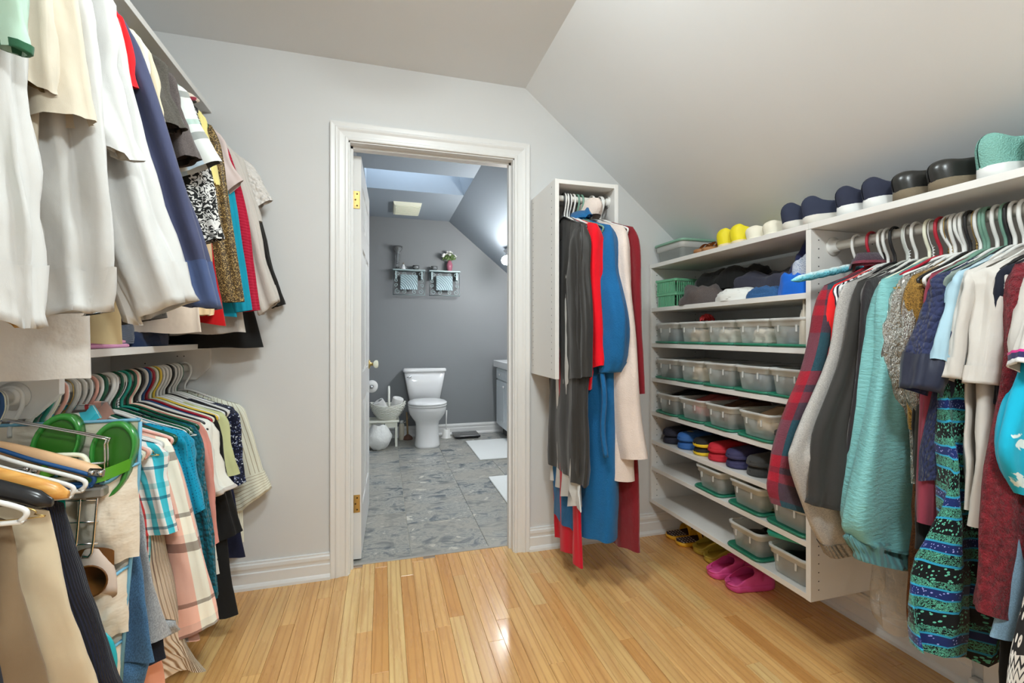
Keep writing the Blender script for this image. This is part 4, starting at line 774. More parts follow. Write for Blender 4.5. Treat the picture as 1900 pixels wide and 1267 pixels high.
# near bay
G('L', 1.205, 'teal_trousers', 'thin emerald teal trousers folded on a hanger', solid('crepe_emerald', (0, 120, 104), 'satin'), None, .42, kind='bar', hh=.185, topw=.17, th=.012, cat='trousers', yaw=0, hang=('tube', 'white'), short='emerald teal trousers')
G('L', 1.165, 'navy_ribbed_trousers', 'navy pleated trousers with fine vertical ribs', solid('rib_navy', (30, 32, 50), 'rib'), None, .36, kind='bar', hh=.325, topw=.19, th=.022, cat='trousers', yaw=0, hang=('tube', 'white'), fold=.004, short='ribbed navy trousers')
G('L', 1.122, 'khaki_trousers', 'light khaki trousers folded over a wooden hanger', solid('twill_khaki', (196, 180, 152)), None, .33, kind='bar', hh=.30, topw=.19, th=.026, cat='trousers', yaw=0, hang=('bar', 'wood'), fold=.014, short='light khaki trousers', nw=4.)
G('L', 1.075, 'taupe_trousers', 'taupe brown trousers with sharp creases', solid('twill_taupe', (124, 104, 80)), None, .33, kind='bar', hh=.235, topw=.16, th=.02, cat='trousers', yaw=0, hang=('bar', 'black'), fold=.013, short='taupe brown trousers')
G('L', 1.035, 'navy_trousers', 'dark navy trousers nearest the viewer on the lower rail', solid('twill_navy', (24, 28, 42)), None, .33, kind='bar', hh=.175, topw=.15, th=.024, cat='trousers', yaw=0, hang=('tube', 'white'), fold=.014, short='nearest dark navy trousers')
for pos, typ, col, lb in ((1.266, 'tube', 'blue', 'dark blue hanger just in front of the shoe bag'), (1.236, 'tube', 'blue', 'dark blue hanger next to the white hangers'), (1.252, 'bar', 'pale', 'pale wooden hanger between the two dark blue hangers'), (1.055, 'wire', 'brass', 'thin brass-coloured hanger above the black one')): hanger('L', pos, typ, col, lb, 0)
# extra hooks crowding the lower rail
seq = 'white green teal cream white brass white grey black pink white green white white white wire green green cream black white blue red cream yellow white white white black black white white'.split()
cnt = {}
ords = ('first', 'second', 'third', 'fourth', 'fifth', 'sixth', 'seventh', 'eighth', 'ninth', 'tenth', 'eleventh', 'twelfth', 'thirteenth', 'fourteenth')
for i, c in enumerate(seq):
    y = 1.372 + .0265 * i + (.10 if i > 19 else 0) * 0 + rnd.uniform(-.003, .003); cnt[c] = cnt.get(c, 0) + 1
    hanger('L', y, 'wire' if c in ('brass', 'wire') else 'tube', c, '%s of the spare %s %s hangers along the lower rail, counted towards the door' % (ords[cnt[c] - 1], 'thin wire' if c == 'wire' else c, 'wire' if c == 'brass' else ('' if c == 'wire' else 'plastic')) if seq.count(c) > 1 else 'spare %s hanger crowded on the lower rail' % ('thin wire' if c == 'wire' else c + (' wire' if c == 'brass' else ' plastic')), rnd.uniform(-.08, .08), group='spare hangers on the lower rail')
# ---------------------------------------------------------------- rail beside the shelves
RT = 'R'
FLP = plaid('plaid_fleece', [(0, C(150, 26, 44, 1)), (.5, C(36, 70, 82, 1))], .19, [(0, C(168, 24, 44, 1)), (.12, C(96, 34, 48, 1)), (.2, C(168, 24, 44, 1)), (.36, C(40, 78, 90, 1)), (.8, C(96, 36, 50, 1))], .27, 'MIX', 'fleece', .5, .553)
G(RT, 1.155, 'plaid_fleece_jacket', 'red and dark teal plaid fleece jacket beside the shelves', FLP, [(.30, 1.06, .13, 1.06), (.40, .84, .21, .84), (.435, .70, .24, .64), (.425, .635, .27, .585)], .62, hh=.25, th=.03, sth=.032, hang=('tube', 'red'), yaw=0, cat='jacket', col=True, wr=.006, short='plaid fleece jacket')
RJ = solid('fleece_red', (222, 34, 36)); CHA = solid('fleece_charcoal', (50, 48, 46)); HG = heather('jersey_grey_heather', (156, 152, 148), .32, scale=260, stretch=(1, 1, 4))
G(RT, 1.12, 'red_jacket', 'plain red jacket between the plaid fleece and the grey sweatshirt', RJ, [(.25, 1.05, .12, 1.05), (.275, .85, .16, .85), (.28, .66, .18, .66)], .6, hang=wp, yaw=0, cat='jacket', short='plain red jacket', sth=.02)
G(RT, 1.103, 'striped_shirt', 'navy shirt with a black and white striped shoulder', bands('stripe_mono', [(0, C(30, 30, 46)), (.5, C(222, 220, 216))], .022, 'X'), [(.215, 1.22, .15, 1.2), (.22, 1.16, .16, 1.16)], .7, sh=.2, hang=wp, yaw=0, short='striped-shoulder navy shirt', sth=.012)
G(RT, 1.082, 'grey_sweatshirt', 'heather grey sweatshirt with a bent sleeve and ribbed cuff', HG, [(.27, 1.10, .15, 1.10), (.40, .86, .25, .86), (.425, .78, .25, .73), (.34, .58, .19, .585), (.27, .475, .125, .50)], .6, hang=('tube', 'black'), yaw=0, cat='sweatshirt', sth=.03, cuff=heather('rib_grey_heather', (140, 136, 132), .3, 'rib', 260), band=.09, short='heather grey sweatshirt', wr=.006)
G(RT, 1.045, 'charcoal_fleece', 'charcoal black fleece jacket with a hemmed edge', CHA, [(.27, 1.08, .14, 1.08), (.365, .88, .17, .88), (.385, .72, .21, .70), (.39, .665, .245, .632)], .62, hh=.25, hang=('tube', 'grey'), yaw=0, cat='jacket', sth=.03, cuff=CHA, band=.06, short='charcoal fleece jacket')
G(RT, 1.02, 'black_velvet_jacket', 'crushed black velvet jacket', solid('velvet_black', (34, 28, 32), 'velvet', var=.4), [(.245, 1.10, .15, 1.10), (.29, .85, .18, .85), (.285, .62, .18, .60)], .55, hang=wp, yaw=0, cat='jacket', sth=.02, short='crushed velvet jacket', wr=.008)
n, uv, ob = fabric('nylon_teal', 'wrinkle', .38); n.bump(n.noise(n.coord('Object', (26, 26, 90)), 1.6, 4, .6), .6, .010); NYL = fin(n, 'nylon_teal', C(112, 168, 168))
t = G(RT, .975, 'teal_windbreaker', 'shiny pale teal windbreaker with an elastic hem', NYL, [(.255, 1.08, .12, 1.08), (.31, .84, .05, .84), (.35, .66, .03, .64), (.335, .60, .06, .555), (.30, .575, .12, .525)], .60, hh=.2, hang=('wire', 'wire'), yaw=0, cat='jacket', sth=.044, wr=.010, short='pale teal windbreaker', cuff=solid('nylon_teal_band', (86, 134, 136), 'rib'), band=.06)
sleeve(t, solid('nylon_elastic', (92, 140, 142), 'rib'), .2, [(.318, .555 - RZ, .115, .505 - RZ), (.312, .53 - RZ, .125, .478 - RZ)], .034, 4.2, name='elastic_hem', top=(.338, .60 - RZ, .07, .56 - RZ), rows_n=8, wr=.008)
PL = NT('clear_film'); mx = PL.n('MixShader'); tr = PL.n('BsdfTransparent'); gl = PL.n('BsdfGlossy', None, Color=(.8, .8, .78), Roughness=.15); df = PL.n('BsdfDiffuse', None, Color=(.72, .7, .68)); m2 = PL.n('MixShader', None, i0=.45, i1=gl.outputs[0], i2=df.outputs[0])
bp = PL.n('Bump', None, Height=PL.noise(PL.coord('Object', (30, 30, 22)), 1.5, 5, .65), Strength=1., Distance=.02)
for q_ in (gl, df): PL.t.links.new(bp.outputs[0], q_.inputs['Normal'])
PL.set(mx.inputs[0], .42); PL.t.links.new(tr.outputs[0], mx.inputs[1]); PL.t.links.new(m2.outputs[0], mx.inputs[2]); PL.t.links.new(mx.outputs[0], PL.out.inputs[0]); PL = PL.m
FOIL = NT('bagged_silver'); FOIL.P(Base_Color=(.5, .49, .45), Roughness=.24, Metallic=.75); FOIL.bump(FOIL.noise(FOIL.coord('Object', (22, 22, 12)), 1.6, 5, .68), 1., .035); FOIL = FOIL.m
G(RT, .92, 'bagged_blouse', 'silvery grey blouse wrapped in crumpled plastic film', FOIL, [(.235, 1.14, .13, 1.14), (.235, 1.03, .11, 1.03), (.185, .92, .10, .92)], .75, sh=.2, hang=wp, yaw=0, sth=.03, wr=.016, short='film-wrapped silvery blouse')
BRO = damask('brocade', C(40, 28, 14), C(160, 122, 56), 60); BRO2 = damask('brocade_dark', C(40, 22, 16), C(110, 70, 40), 50)
t = G(RT, .897, 'brocade_jacket', 'black and gold brocade jacket behind the white hangers', BRO, [(.205, 1.15, .13, 1.15), (.20, 1.0, .13, 1.0), (.195, .9, .13, .9)], .62, hh=.17, hang=wp, yaw=0, cat='jacket', sth=.02, short='brocade jacket')
G(RT, .925, 'brocade_skirt', 'long brown brocade skirt hem below the teal windbreaker', BRO2, None, .33, kind='bar', hh=.165, hin=.1, topw=.15, cat='skirt', yaw=0, fold=.01, hang=('wire', 'brass'), short='brown brocade skirt')
G(RT, .885, 'black_trousers', 'black trousers hanging beside the pale teal windbreaker', BLK2, None, .60, kind='bar', hh=.235, topw=.19, cat='trousers', yaw=0, fold=.012, hang=('tube', 'black'), short='black trousers')
G(RT, .87, 'olive_black_trousers', 'dark olive trousers with a tall fold', solid('twill_olive_black', (46, 44, 38)), None, .68, kind='bar', hh=.23, topw=.19, cat='trousers', yaw=0, fold=.012, hang=('wire', 'brass'), short='dark olive trousers')
G(RT, .852, 'burgundy_sweater', 'dusty burgundy sweater between black trousers and navy lace', solid('knit_burgundy', (132, 52, 68)), [(.225, 1.1, .14, 1.1), (.245, .86, .15, .86), (.258, .675, .155, .65)], .70, hang=('tube', 'sage'), yaw=0, cat='sweater', sth=.022, wr=.004, short='dusty burgundy sweater')
NL = solid('lace_navy', (40, 46, 78), 'lace'); NP = solid('satin_navy', (36, 40, 58), 'satin')
t = G(RT, .826, 'navy_lace_blouse', 'navy lace blouse with satin bands on its loose sleeve', NL, [(.255, 1.24, .14, 1.24), (.295, 1.12, .175, 1.12), (.325, 1.03, .205, 1.0)], .79, hh=.27, hang=('tube', 'white'), yaw=0, sth=.034, cuff=NP, band=.24, short='navy lace blouse')
G(RT, .808, 'sage_blouse', 'grey sage blouse beside the light blue tee', solid('jersey_sage', (124, 134, 126)), [(.225, 1.24, .15, 1.24), (.23, 1.12, .16, 1.12)], .85, hang=('tube', 'sage'), yaw=0, short='grey sage blouse', sth=.014)
G(RT, .79, 'light_blue_tee', 'light blue tee with a curled short sleeve', solid('jersey_sky', (158, 188, 202)), [(.255, 1.22, .15, 1.22), (.29, 1.105, .19, 1.055)], .80, hang=wp, yaw=0, cat='t-shirt', sth=.022, short='light blue tee')
WT = solid('jersey_warm_white', (208, 202, 195), 'weave', 1., .04)
G(RT, .772, 'white_crew_tee', 'white tee with black topstitching, next to the light blue tee', WT, [(.25, 1.22, .14, 1.22), (.282, 1.06, .15, 1.03)], .74, hh=.25, hang=wp, yaw=0, cat='t-shirt', sth=.026, cuff=WT, band=.12, short='topstitched white tee')
BOHO = boho('boho_print')
G(RT, .80, 'boho_skirt', 'long black, mint and turquoise print skirt with a scalloped hem', BOHO, None, .30, kind='bar', hh=.345, hin=.08, topw=.21, th=.03, tilt=.28, cat='skirt', yaw=0, fold=.018, nw=8, hang=('tube', 'black'), short='long mint and black print skirt')
G(RT, .738, 'long_white_tee', 'long white tee with a broad drooping sleeve and low hem', WT, [(.24, 1.22, .10, 1.22), (.265, 1.05, .07, 1.02)], .712, hh=.275, th=.034, hang=wp, yaw=0, cat='t-shirt', sth=.04, cuff=WT, band=.1, fold=.004, short='long drooping-sleeve white tee')  # sleeve, body and hem share one white jersey; the hem has no beige
G(RT, .715, 'black_fringed_dress', 'long black fringed dress reaching near the floor', solid('crepe_soft_black', (18, 18, 17), var=.5), None, .32, sh=.18, hh=.20, hang=('tube', 'black'), yaw=0, cat='dress', fold=.01, short='black fringed dress')
G(RT, .70, 'navy_blouse_dark', 'dark navy blouse behind the burgundy fuzzy coat', solid('crepe_dark_navy', (20, 24, 38)), [(.22, 1.2, .14, 1.2), (.23, 1.0, .15, 1.0)], .8, hang=('tube', 'grey'), yaw=0, short='dark navy blouse')
G(RT, .668, 'denim_skirt', 'pale denim skirt corner under the burgundy fuzzy coat', heather('denim_pale', (120, 150, 172), .2), None, .47, kind='bar', hh=.32, topw=.19, cat='skirt', yaw=0, hang=wp, short='pale denim skirt', tilt=.1)
n, uv, ob = fabric('fuzzy_burgundy', 'fuzzy'); FUZ = fin(n, 'fuzzy_burgundy', n.ramp(n.noise(ob, 70, 4, .7), [(.3, C(70, 6, 16)), (.6, C(124, 22, 36)), (.75, C(150, 50, 60))]))
G(RT, .685, 'fuzzy_coat', 'fuzzy burgundy coat with a rounded sleeve end', FUZ, [(.25, 1.05, .10, 1.05), (.295, .84, .08, .84), (.318, .66, .06, .66), (.325, .55, .10, .50)], .6, hh=.22, hang=('tube', 'white'), yaw=0, cat='coat', sth=.045, wr=.012, short='fuzzy burgundy coat')
G(RT, .648, 'turquoise_floral_shirt', 'turquoise shirt with white flowers', floral('floral_turq', C(14, 156, 186), [C(200, 224, 220), C(40, 120, 180), C(170, 200, 200)], 17), [(.26, 1.1, .12, 1.1), (.325, .92, .16, .90), (.28, .82, .15, .76)], .7, hang=wp, yaw=0, sth=.03, short='turquoise floral shirt')
MAG = bands('polo_band', [(0, C(40, 36, 76)), (.3, C(196, 40, 120)), (.65, C(226, 222, 218))], .05, 'Y')
G(RT, .632, 'white_polo', 'white polo with a magenta and navy sleeve band, nearest on this rail', WT, [(.265, 1.22, .14, 1.22), (.32, 1.105, .19, 1.05)], .75, hang=('tube', 'green'), yaw=0, sth=.026, cuff=MAG, band=.1, short='magenta-banded white polo')
G(RT, .615, 'zigzag_skirt', 'black and white zigzag print skirt at the lower corner', zigzag('zigzag_print'), None, .22, kind='bar', hh=.42, hin=.15, topw=.2, cat='skirt', yaw=0, hang=('tube', 'black'), short='zigzag print skirt', top=.62 - RZ)
for pos, typ, col, lb in ((.955, 'tube', 'red', 'dark red hanger hook alone on the rail beside the brass wires'), (.935, 'wire', 'brass', 'brass wire hanger hook next to the dark red hook'), (.885, 'wire', 'brass', 'brass wire hanger hook standing apart on the rail'), (.985, 'tube', 'cream', 'cream hanger hook left of the dark red hook'), (.862, 'tube', 'white', 'white hanger with a wide loop arm, front of the brocade jacket'), (.845, 'tube', 'sage', 'sage green hook between white hooks')): hanger(RT, pos, typ, col, lb, rnd.uniform(-.12, .12))
for pos, yaw, dz, lb in ((.93, -.55, 0., 'white hanger turned askew with its loop end showing over the brocade'), (.90, -.42, 0., 'lower white hanger turned askew over the silvery blouse')): hanger(RT, pos, 'tube', 'white', lb, yaw, dz)
# crocheted hanger poking out to the shelves
t = thing('crochet_hanger', 'turquoise and white crocheted hanger poking out over the plaid jacket', 'hanger', (RX, 1.205, RZ), math.pi, 'clothes hangers'); rows = []
for i in range(31):
    x = -.2 + .49 * i / 30; tt = max(0, x) / .29; rr = .0135 * math.sqrt(max(.03, 1 - (abs(x - .045) / .245) ** 8)) * (1 + .10 * math.sin(i * 2.1)); rows.append([(x, rr * math.cos(a) * (1 + .08 * math.sin(3 * a + i)), -.085 - .06 * tt - .5 * max(0, -x) + rr * math.sin(a)) for a in [2 * math.pi * k / 14 for k in range(14)]])
o = MB().grid(rows, True, False, True, True, True).build('crochet_cover', None, t); n_ = NT('crochet_yarn'); sp = n_.n('SeparateXYZ', None, Vector=n_.coord('Object')); f_ = n_.math('ADD', sp.outputs['Z'], n_.math('MULTIPLY', sp.outputs['X'], .2))
n_.P(Base_Color=n_.ramp(n_.math('MULTIPLY_ADD', n_.noise(n_.coord('Object'), 60, 2), .35, n_.math('MULTIPLY', n_.math('ADD', f_, .10), 20.)), [(.15, C(40, 150, 186)), (.5, C(110, 190, 204)), (.8, C(216, 222, 212))]), Roughness=.9); n_.bump(n_.noise(n_.coord('Object'), 130, 2), 1., .006); o.data.materials.append(n_.m); inst(hmesh('tube', 'white')[1], 'hook', t)
# clear garment bag below the windbreaker
t = thing('garment_bag', 'clear crumpled plastic garment bag hanging above the baseboard', 'garment bag', (RX, 1.04, RZ), math.pi); body(t, PL, .2, .24 - RZ, .165, .04, 301, .012, 'bar', hin=.12, top=.80 - RZ, topw=.13, nw=5, gather=.06); inst(hmesh('wire', 'wire')[1], 'hook', t)
# ---------------------------------------------------------------- robes in the narrow cabinet
SB = solid('satin_black', (48, 46, 44), 'satin'); T_ = 'T'
G(T_, .834, 'black_satin_gown', 'black satin gown close to the cabinet side', SB, [(.22, 1.35, .12, 1.35), (.22, 1.1, .13, 1.1)], .505, hh=.20, hang=('tube', 'black'), yaw=.0, cat='gown', fold=.005, th=.012, short='black satin gown', sth=.012, wr=.004)
G(T_, .842, 'pleated_white_dress', 'white pleated hem hanging below the black gowns', W1, None, .405, sh=.11, hh=.225, flare=4., hang=wp, yaw=-.03, cat='dress', fold=.016, nw=10, tilt=-.05, short='white pleated dress', hin=.2, th=.012)
G(T_, .856, 'black_robe', 'black satin robe with a wide hanging sleeve', SB, [(.235, 1.40, .09, 1.40), (.26, 1.18, .08, 1.18), (.275, .985, .10, .955)], .505, hh=.255, th=.026, hang=wp, yaw=-.05, cat='robe', fold=.010, short='black satin robe', sth=.034)
G(T_, .862, 'crimson_gown', 'long crimson gown ending just above the floor', solid('jersey_crimson', (190, 6, 42), 'satin'), None, .115, sh=.17, hh=.17, hang=('tube', 'black'), yaw=0., cat='gown', fold=.016, nw=6, short='long crimson gown')
G(T_, .886, 'red_robe', 'bright red robe with an open sleeve', solid('jersey_bright_red', (216, 4, 26)), [(.23, 1.40, .09, 1.40), (.245, 1.15, .05, 1.15), (.25, 1.03, .04, .96)], .92, hh=.19, hang=wp, yaw=.12, cat='robe', short='bright red robe', sth=.042, fold=.008)
BR_ = solid('fleece_blue', (18, 92, 144), 'fleece')
t = G(T_, .926, 'blue_robe', 'blue fleece robe with a bulging sleeve and hanging belt', BR_, [(.25, 1.45, .09, 1.45), (.315, 1.24, .11, 1.24), (.30, 1.08, .13, 1.06), (.265, 1.0, .14, .985)], .245, hh=.235, hin=.17, th=.05, hang=('tube', 'sage'), yaw=.25, cat='robe', col=True, sth=.055, short='blue fleece robe', fold=.008, tg=.7, cuff=BR_, band=.14)
MB().tube(smooth_path([(.20, -.05, 1.05 - TRZ), (.235, -.055, .9 - TRZ), (.23, -.06, .75 - TRZ), (.245, -.055, .63 - TRZ)], 5), .011, 8).build('belt', BR_, t)
MB().box(-.02, .15, -.062, -.045, .83 - TRZ, .99 - TRZ, c=.006).build('pocket', BR_, t)
PKR = solid('fleece_blush', (224, 200, 190), 'fleece')
t = G(T_, .985, 'blush_robe', 'pale blush fleece robe with a hood', PKR, [(.25, 1.40, .10, 1.40), (.285, 1.1, .10, 1.1), (.31, .80, .11, .80), (.34, .63, .13, .60)], .515, hh=.26, th=.045, hang=wp, yaw=.3, cat='robe', sth=.05, short='blush fleece robe', fold=.008, tg=.5)
rows = [[((.07 + .02 * math.sin(q * 3.1)) * math.cos(a), .05 * math.sin(a) * (1 - .3 * q) - .02, shl(0) - .01 + .075 * q + .012 * math.cos(a)) for a in [2 * math.pi * k / 20 for k in range(21)]] for q in (0, .25, .5, .75, 1)]; rows.append([(x * .5, y * .5 - .01, z + .012) for x, y, z in rows[-1]])
cloth(rows, [[(k * .01, i * .02) for k in range(21)] for i in range(6)], 'hood', PKR, t)
G(T_, 1.034, 'dark_red_robe', 'dark red velour robe, last in the narrow cabinet', solid('velour_dark_red', (112, 4, 20), 'velvet'), [(.24, 1.40, .12, 1.40), (.26, 1.1, .13, 1.1), (.265, .9, .14, .9)], .18, hh=.235, hin=.12, th=.035, hang=wp, yaw=.3, cat='robe', sth=.03, short='dark red velour robe', fold=.01)
for pos, col, lb in ((.865, 'white', 'white hanger behind the black robe in the narrow cabinet'), (.905, 'sage', 'sage hanger between the red and blue robes'), (1.028, 'white', 'white hanger before the dark red robe in the narrow cabinet')): hanger(T_, pos, 'tube', col, lb, .2)
# ---------------------------------------------------------------- shoe bag with sandals on the lower left rail
VIN = NT('bag_vinyl'); VIN.P(Base_Color=C(216, 206, 190), Roughness=.3); VIN.bump(VIN.noise(VIN.coord('Object', (7, 7, 13)), 1.6, 4, .5), .6, .012); VIN = VIN.m; BLT = simple('bag_trim', C(104, 158, 184), .5)
t = thing('shoe_bag', 'hanging white vinyl shoe organiser with pale blue piping', 'shoe organiser', (LX, 1.325, LZ1)); zb = LZ1
fixn(MB().grid([[(a, y, z - zb) for a, z in ((-.2, .27), (.212, .27), (.226, .5), (.252, .82), (.255, .955), (-.2, .955))] for y in (0, .008)], True, False, False, True, True).build('back_panel', VIN, t))
def pocket(u0, u1, z0, z1, dep, sd, name='pocket'):
    rows = []
    for i in range(15):
        q = i / 14; z = z0 + (z1 - z0) * q; rows.append([(u0 + (u1 - u0) * k / 16, -dep * (math.sin(math.pi * k / 16) ** .6) * (.25 + .75 * math.sin(min(1, q * 1.25 + .12) * math.pi * .52)) - .001 + .006 * noise.noise((k * .5, q * 6, sd)), z - .03 * q * math.sin(math.pi * k / 16) + .004 * math.sin(k)) for k in range(17)])
    o = MB().grid(rows, False, False, True).build(name, VIN, t); m = MB().tube(rows[-1], .0042, 6); m.build('piping', BLT, o)
    return rows[-1]
for k_ in (0, 1):
    for (c, d, dep, w_) in ((.62, .85, .055, .25), (.44, .60, .05, .228), (.28, .42, .05, .214)): a = .005 + k_ * w_ * .5; pocket(a, a + w_ * .49, c - zb, d - zb, dep, a * 30 + c)
MB().tube([(.255, -.002, .95 - zb), (.252, -.002, .82 - zb), (.226, -.002, .5 - zb), (.212, -.002, .27 - zb)], .004, 6).build('edge_piping', BLT, t); MB().tube([(-.2, -.002, .955 - zb), (.255, -.002, .955 - zb)], .004, 6).build('edge_piping', BLT, t)
inst(hmesh('tube', 'white')[1], 'hook', t)
GRN = simple('sandal_green', C(52, 128, 52), .22); GRD = simple('sandal_dark_green', C(40, 96, 22), .35)
def sole_out(L, W, n=36, toe=1.):
    o = []
    for k in range(n):
        a = 2 * math.pi * k / n; y = math.sin(a); x = math.cos(a); wv = W * (.86 + .14 * y) * (1 - .10 * math.exp(-((y + .1) / .35) ** 2)); o.append((x * wv, y * L))
    return o
def up_sandal(lb, x, z, L, W, lean, roll):
    s = thing('green_sandal', lb, 'sandal', (LX + x, 1.297, z), 0, 'green sandals'); s.rotation_euler = (R(lean), R(roll), 0)
    o = sole_out(L, W)                                    # stands on its heel, foot bed towards the room (-y)
    rows = [[(p * g, y, q * g) for p, q in o] for y, g in ((.016, .93), (.012, 1.), (-.010, 1.), (-.016, .97), (-.012, .86), (-.006, .84))]
    MB().grid(rows, True, False, True, True, False).build('sole', GRN, s)
    MB().add([(p * .85, -.0055, q * .85) for p, q in o], [tuple(range(len(o)))]).build('foot_bed', GRD, s)
    st = MB().grid([[(-W * .8 + 2 * W * .8 * k / 10, -.012 - .045 * math.sin(math.pi * k / 10), zz - .012 * math.sin(math.pi * k / 10) + .01 * (k - 5) / 5) for k in range(11)] for zz in (-L * .36, -L * .04)], False, False, True).build('strap', simple('strap_green', C(76, 140, 36), .3), s)
    MB().box(-.016, .016, -.064, -.058, -L * .33, -L * .12, c=.003).build('buckle', simple('pewter_buckle', (.35, .33, .3), .25, 1.), st)
    for dx in (-.008, .008): MB().lathe([(.004, 0), (.006, -.002), (.004, -.004)], 10, (dx, -.064, -L * .22), axis='y').build('stud', CHROME, st)
up_sandal('green wedge sandal standing in the outer shoe bag pocket', .212, .868, .09, .052, -6, 6); up_sandal('green wedge sandal standing deeper in the shoe bag', .098, .885, .098, .052, -6, 14)
s = thing('brown_sandal', 'brown lined slipper tucked heel-up in the middle pocket', 'slipper', (LX + .183, 1.275, .605), 0)
rows = []
for i in range(9):
    q = i / 8; rows.append([(.042 * (1 - .55 * q ** 3) * math.cos(a), -.024 * math.sin(a) * (1 if math.sin(a) > 0 else .3) + .012, -.05 + .10 * q + .02 * math.sin(a)) for a in [2 * math.pi * k / 24 for k in range(24)]])
MB().grid(rows, True, False, True, True, False).build('upper', simple('slipper_taupe', C(196, 180, 168), .6), s); MB().lathe([(.038, -.0165), (.036, -.019), (.030, -.012), (.001, -.008)], 24, (0, 0, -.004), axis='y', sx=1., sy=1.).build('opening', simple('slipper_brown', C(96, 58, 20), .5), s); MB().grid([[(.036 * math.cos(a), -.018 * math.sin(a) * (1 if math.sin(a) > 0 else .3) + .012, zz + .02 * math.sin(a)) for a in [2 * math.pi * k / 20 for k in range(20)]] for zz in (-.02, .049)], True, False, True, True, False).build('lining', simple('slipper_brown', C(96, 58, 20), .5), s)
s = thing('turquoise_slipper', 'turquoise rubber rim of a slipper in the lowest pocket', 'slipper', (LX + .195, 1.272, .405), 0)
MB().tube([(.034 * math.cos(a), -.012, .072 * math.sin(a)) for a in [2 * math.pi * k / 28 for k in range(28)]], .009, 8, closed=True).build('rim', simple('rubber_turquoise', C(28, 160, 168), .35), s); MB().add([(.034 * math.cos(a), -.006, .072 * math.sin(a)) for a in [2 * math.pi * k / 28 for k in range(28)]], [tuple(range(28))]).build('foot_bed', simple('slipper_cream', C(206, 188, 166), .7), s)
# chrome clip hangers in front of the bag
t = thing('clip_hanger', 'chrome multi-bar trouser hanger in front of the shoe bag', 'hanger', (LX, 1.283, LZ1), 0, 'clothes hangers'); inst(hmesh('wire', 'wire')[1], 'hook', t)
for dy in (0, -.012):
    MB().tube(smooth_path([(.0, dy, -.045), (.04, dy, -.05), (.20, dy, -.095), (.208, dy, -.11), (.208, dy, -.2), (.195, dy, -.21)], 3), .0024, 6).build('side_wire', CHROME, t)
for z in (-.155, -.235): MB().tube([(-.1, -.006, z), (.205, -.006, z)], .003, 8).build('bar', CHROME, t)
for u_ in (.168, .2):
    MB().tube(smooth_path([(u_, -.02, -.21), (u_ - .003, -.022, -.26), (u_ - .012, -.022, -.355), (u_ - .03, -.02, -.36)], 3), .0026, 6).build('drop_wire', CHROME, t)
for z in (-.235, -.285, -.335): MB().tube([(.13, -.021, z + .004), (.20, -.021, z)], .0022, 6).build('rung', CHROME, t)
MB().box(.15, .215, -.034, -.006, -.228, -.205, c=.004).build('clip', simple('smoke_clip', (.3, .28, .25), .2), t)
t = thing('loop_hanger', 'cream plastic loop of a trouser hanger over the green sandals', 'hanger', (LX, 1.270, LZ1), 0, 'clothes hangers'); inst(hmesh('tube', 'cream')[1], 'hook', t)
MB().tube(smooth_path([(0, 0, -.094), (.03, 0, -.118), (.06, 0, -.128), (.15, 0, -.13), (.172, 0, -.14), (.176, 0, -.165), (.165, 0, -.18), (.13, 0, -.184), (-.1, 0, -.184)], 4), .0052, 8).build('frame', HC['cream'], t)
# ================================================================ storage bins
def frosted(name, col, alpha, rough=.25):
    n = NT(name); n.P(Base_Color=col, Roughness=rough, Specular_IOR_Level=.5); tr = n.n('BsdfTransparent', None, Color=(.97, .98, .97)); mx = n.n('MixShader', None, i0=alpha); n.t.links.new(tr.outputs[0], mx.inputs[1]); n.t.links.new(n.p.outputs[0], mx.inputs[2]); n.t.links.new(mx.outputs[0], n.out.inputs[0]); return n.m
TUB = frosted('frosted_tub', (.86, .88, .86), .36); RIM = frosted('frosted_rim', (.86, .86, .84), .66); LID = simple('lid_green', C(40, 116, 92), .3); LIDT = simple('lid_teal', C(34, 142, 124), .3); SAGE = simple('tote_lid_sage', C(120, 158, 138), .4)
def rr(hx, hy, r, z, n=5):
    o = []
    for cx, cy, a0 in ((hx - r, hy - r, 0), (-hx + r, hy - r, 90), (-hx + r, -hy + r, 180), (hx - r, -hy + r, 270)):
        o += [(cx + r * math.cos(R(a0 + 90 * k / n)), cy + r * math.sin(R(a0 + 90 * k / n)), z) for k in range(n + 1)]
    return o
def bin_meshes(D, W, H, tag_):
    hx, hy = D / 2, W / 2; tp = .014
    tub = MB().grid([rr(hx - tp - .006, hy - tp - .006, .02, 0), rr(hx - tp, hy - tp, .024, .006), rr(hx - .006, hy - .006, .026, H * .72), rr(hx - .004, hy - .004, .026, H - .012)], True, False, True, True).mesh('tub', TUB)
    rim = MB().grid([rr(hx - .006, hy - .006, .026, H * .70), rr(hx - .001, hy - .001, .026, H * .72), rr(hx - .0005, hy - .0005, .026, H - .013), rr(hx + .005, hy + .005, .03, H - .012), rr(hx + .006, hy + .006, .03, H - .002), rr(hx + .003, hy + .003, .028, H), rr(hx - .004, hy - .004, .026, H - .001)], True, False, True)
    m = rim
    for s in (-1, 1):
        for q in (-.45, .45): m.box(s * hx - .002, s * hx + .002, q * W * .5 - .003, q * W * .5 + .003, H * .5, H * .74); m.box(q * D * .5 - .003, q * D * .5 + .003, s * hy - .002, s * hy + .002, H * .5, H * .74)
    lid = MB().grid([rr(hx - .01, hy - .01, .03, 0), rr(hx + .010, hy + .006, .034, .002), rr(hx + .015, hy + .009, .034, .008), rr(hx + .011, hy + .007, .034, .0135), rr(hx + .002, hy + .002, .03, .011), rr(hx - .012, hy - .012, .026, .005), rr(hx - .05, hy - .05, .02, .006)], True, False, True, True, True).mesh('lid', LID)
    return tub, rim.mesh('rim', RIM), lid
BD_, BW_, BH_ = .30, .18, .108
BM = bin_meshes(BD_, BW_, BH_, 'bin')
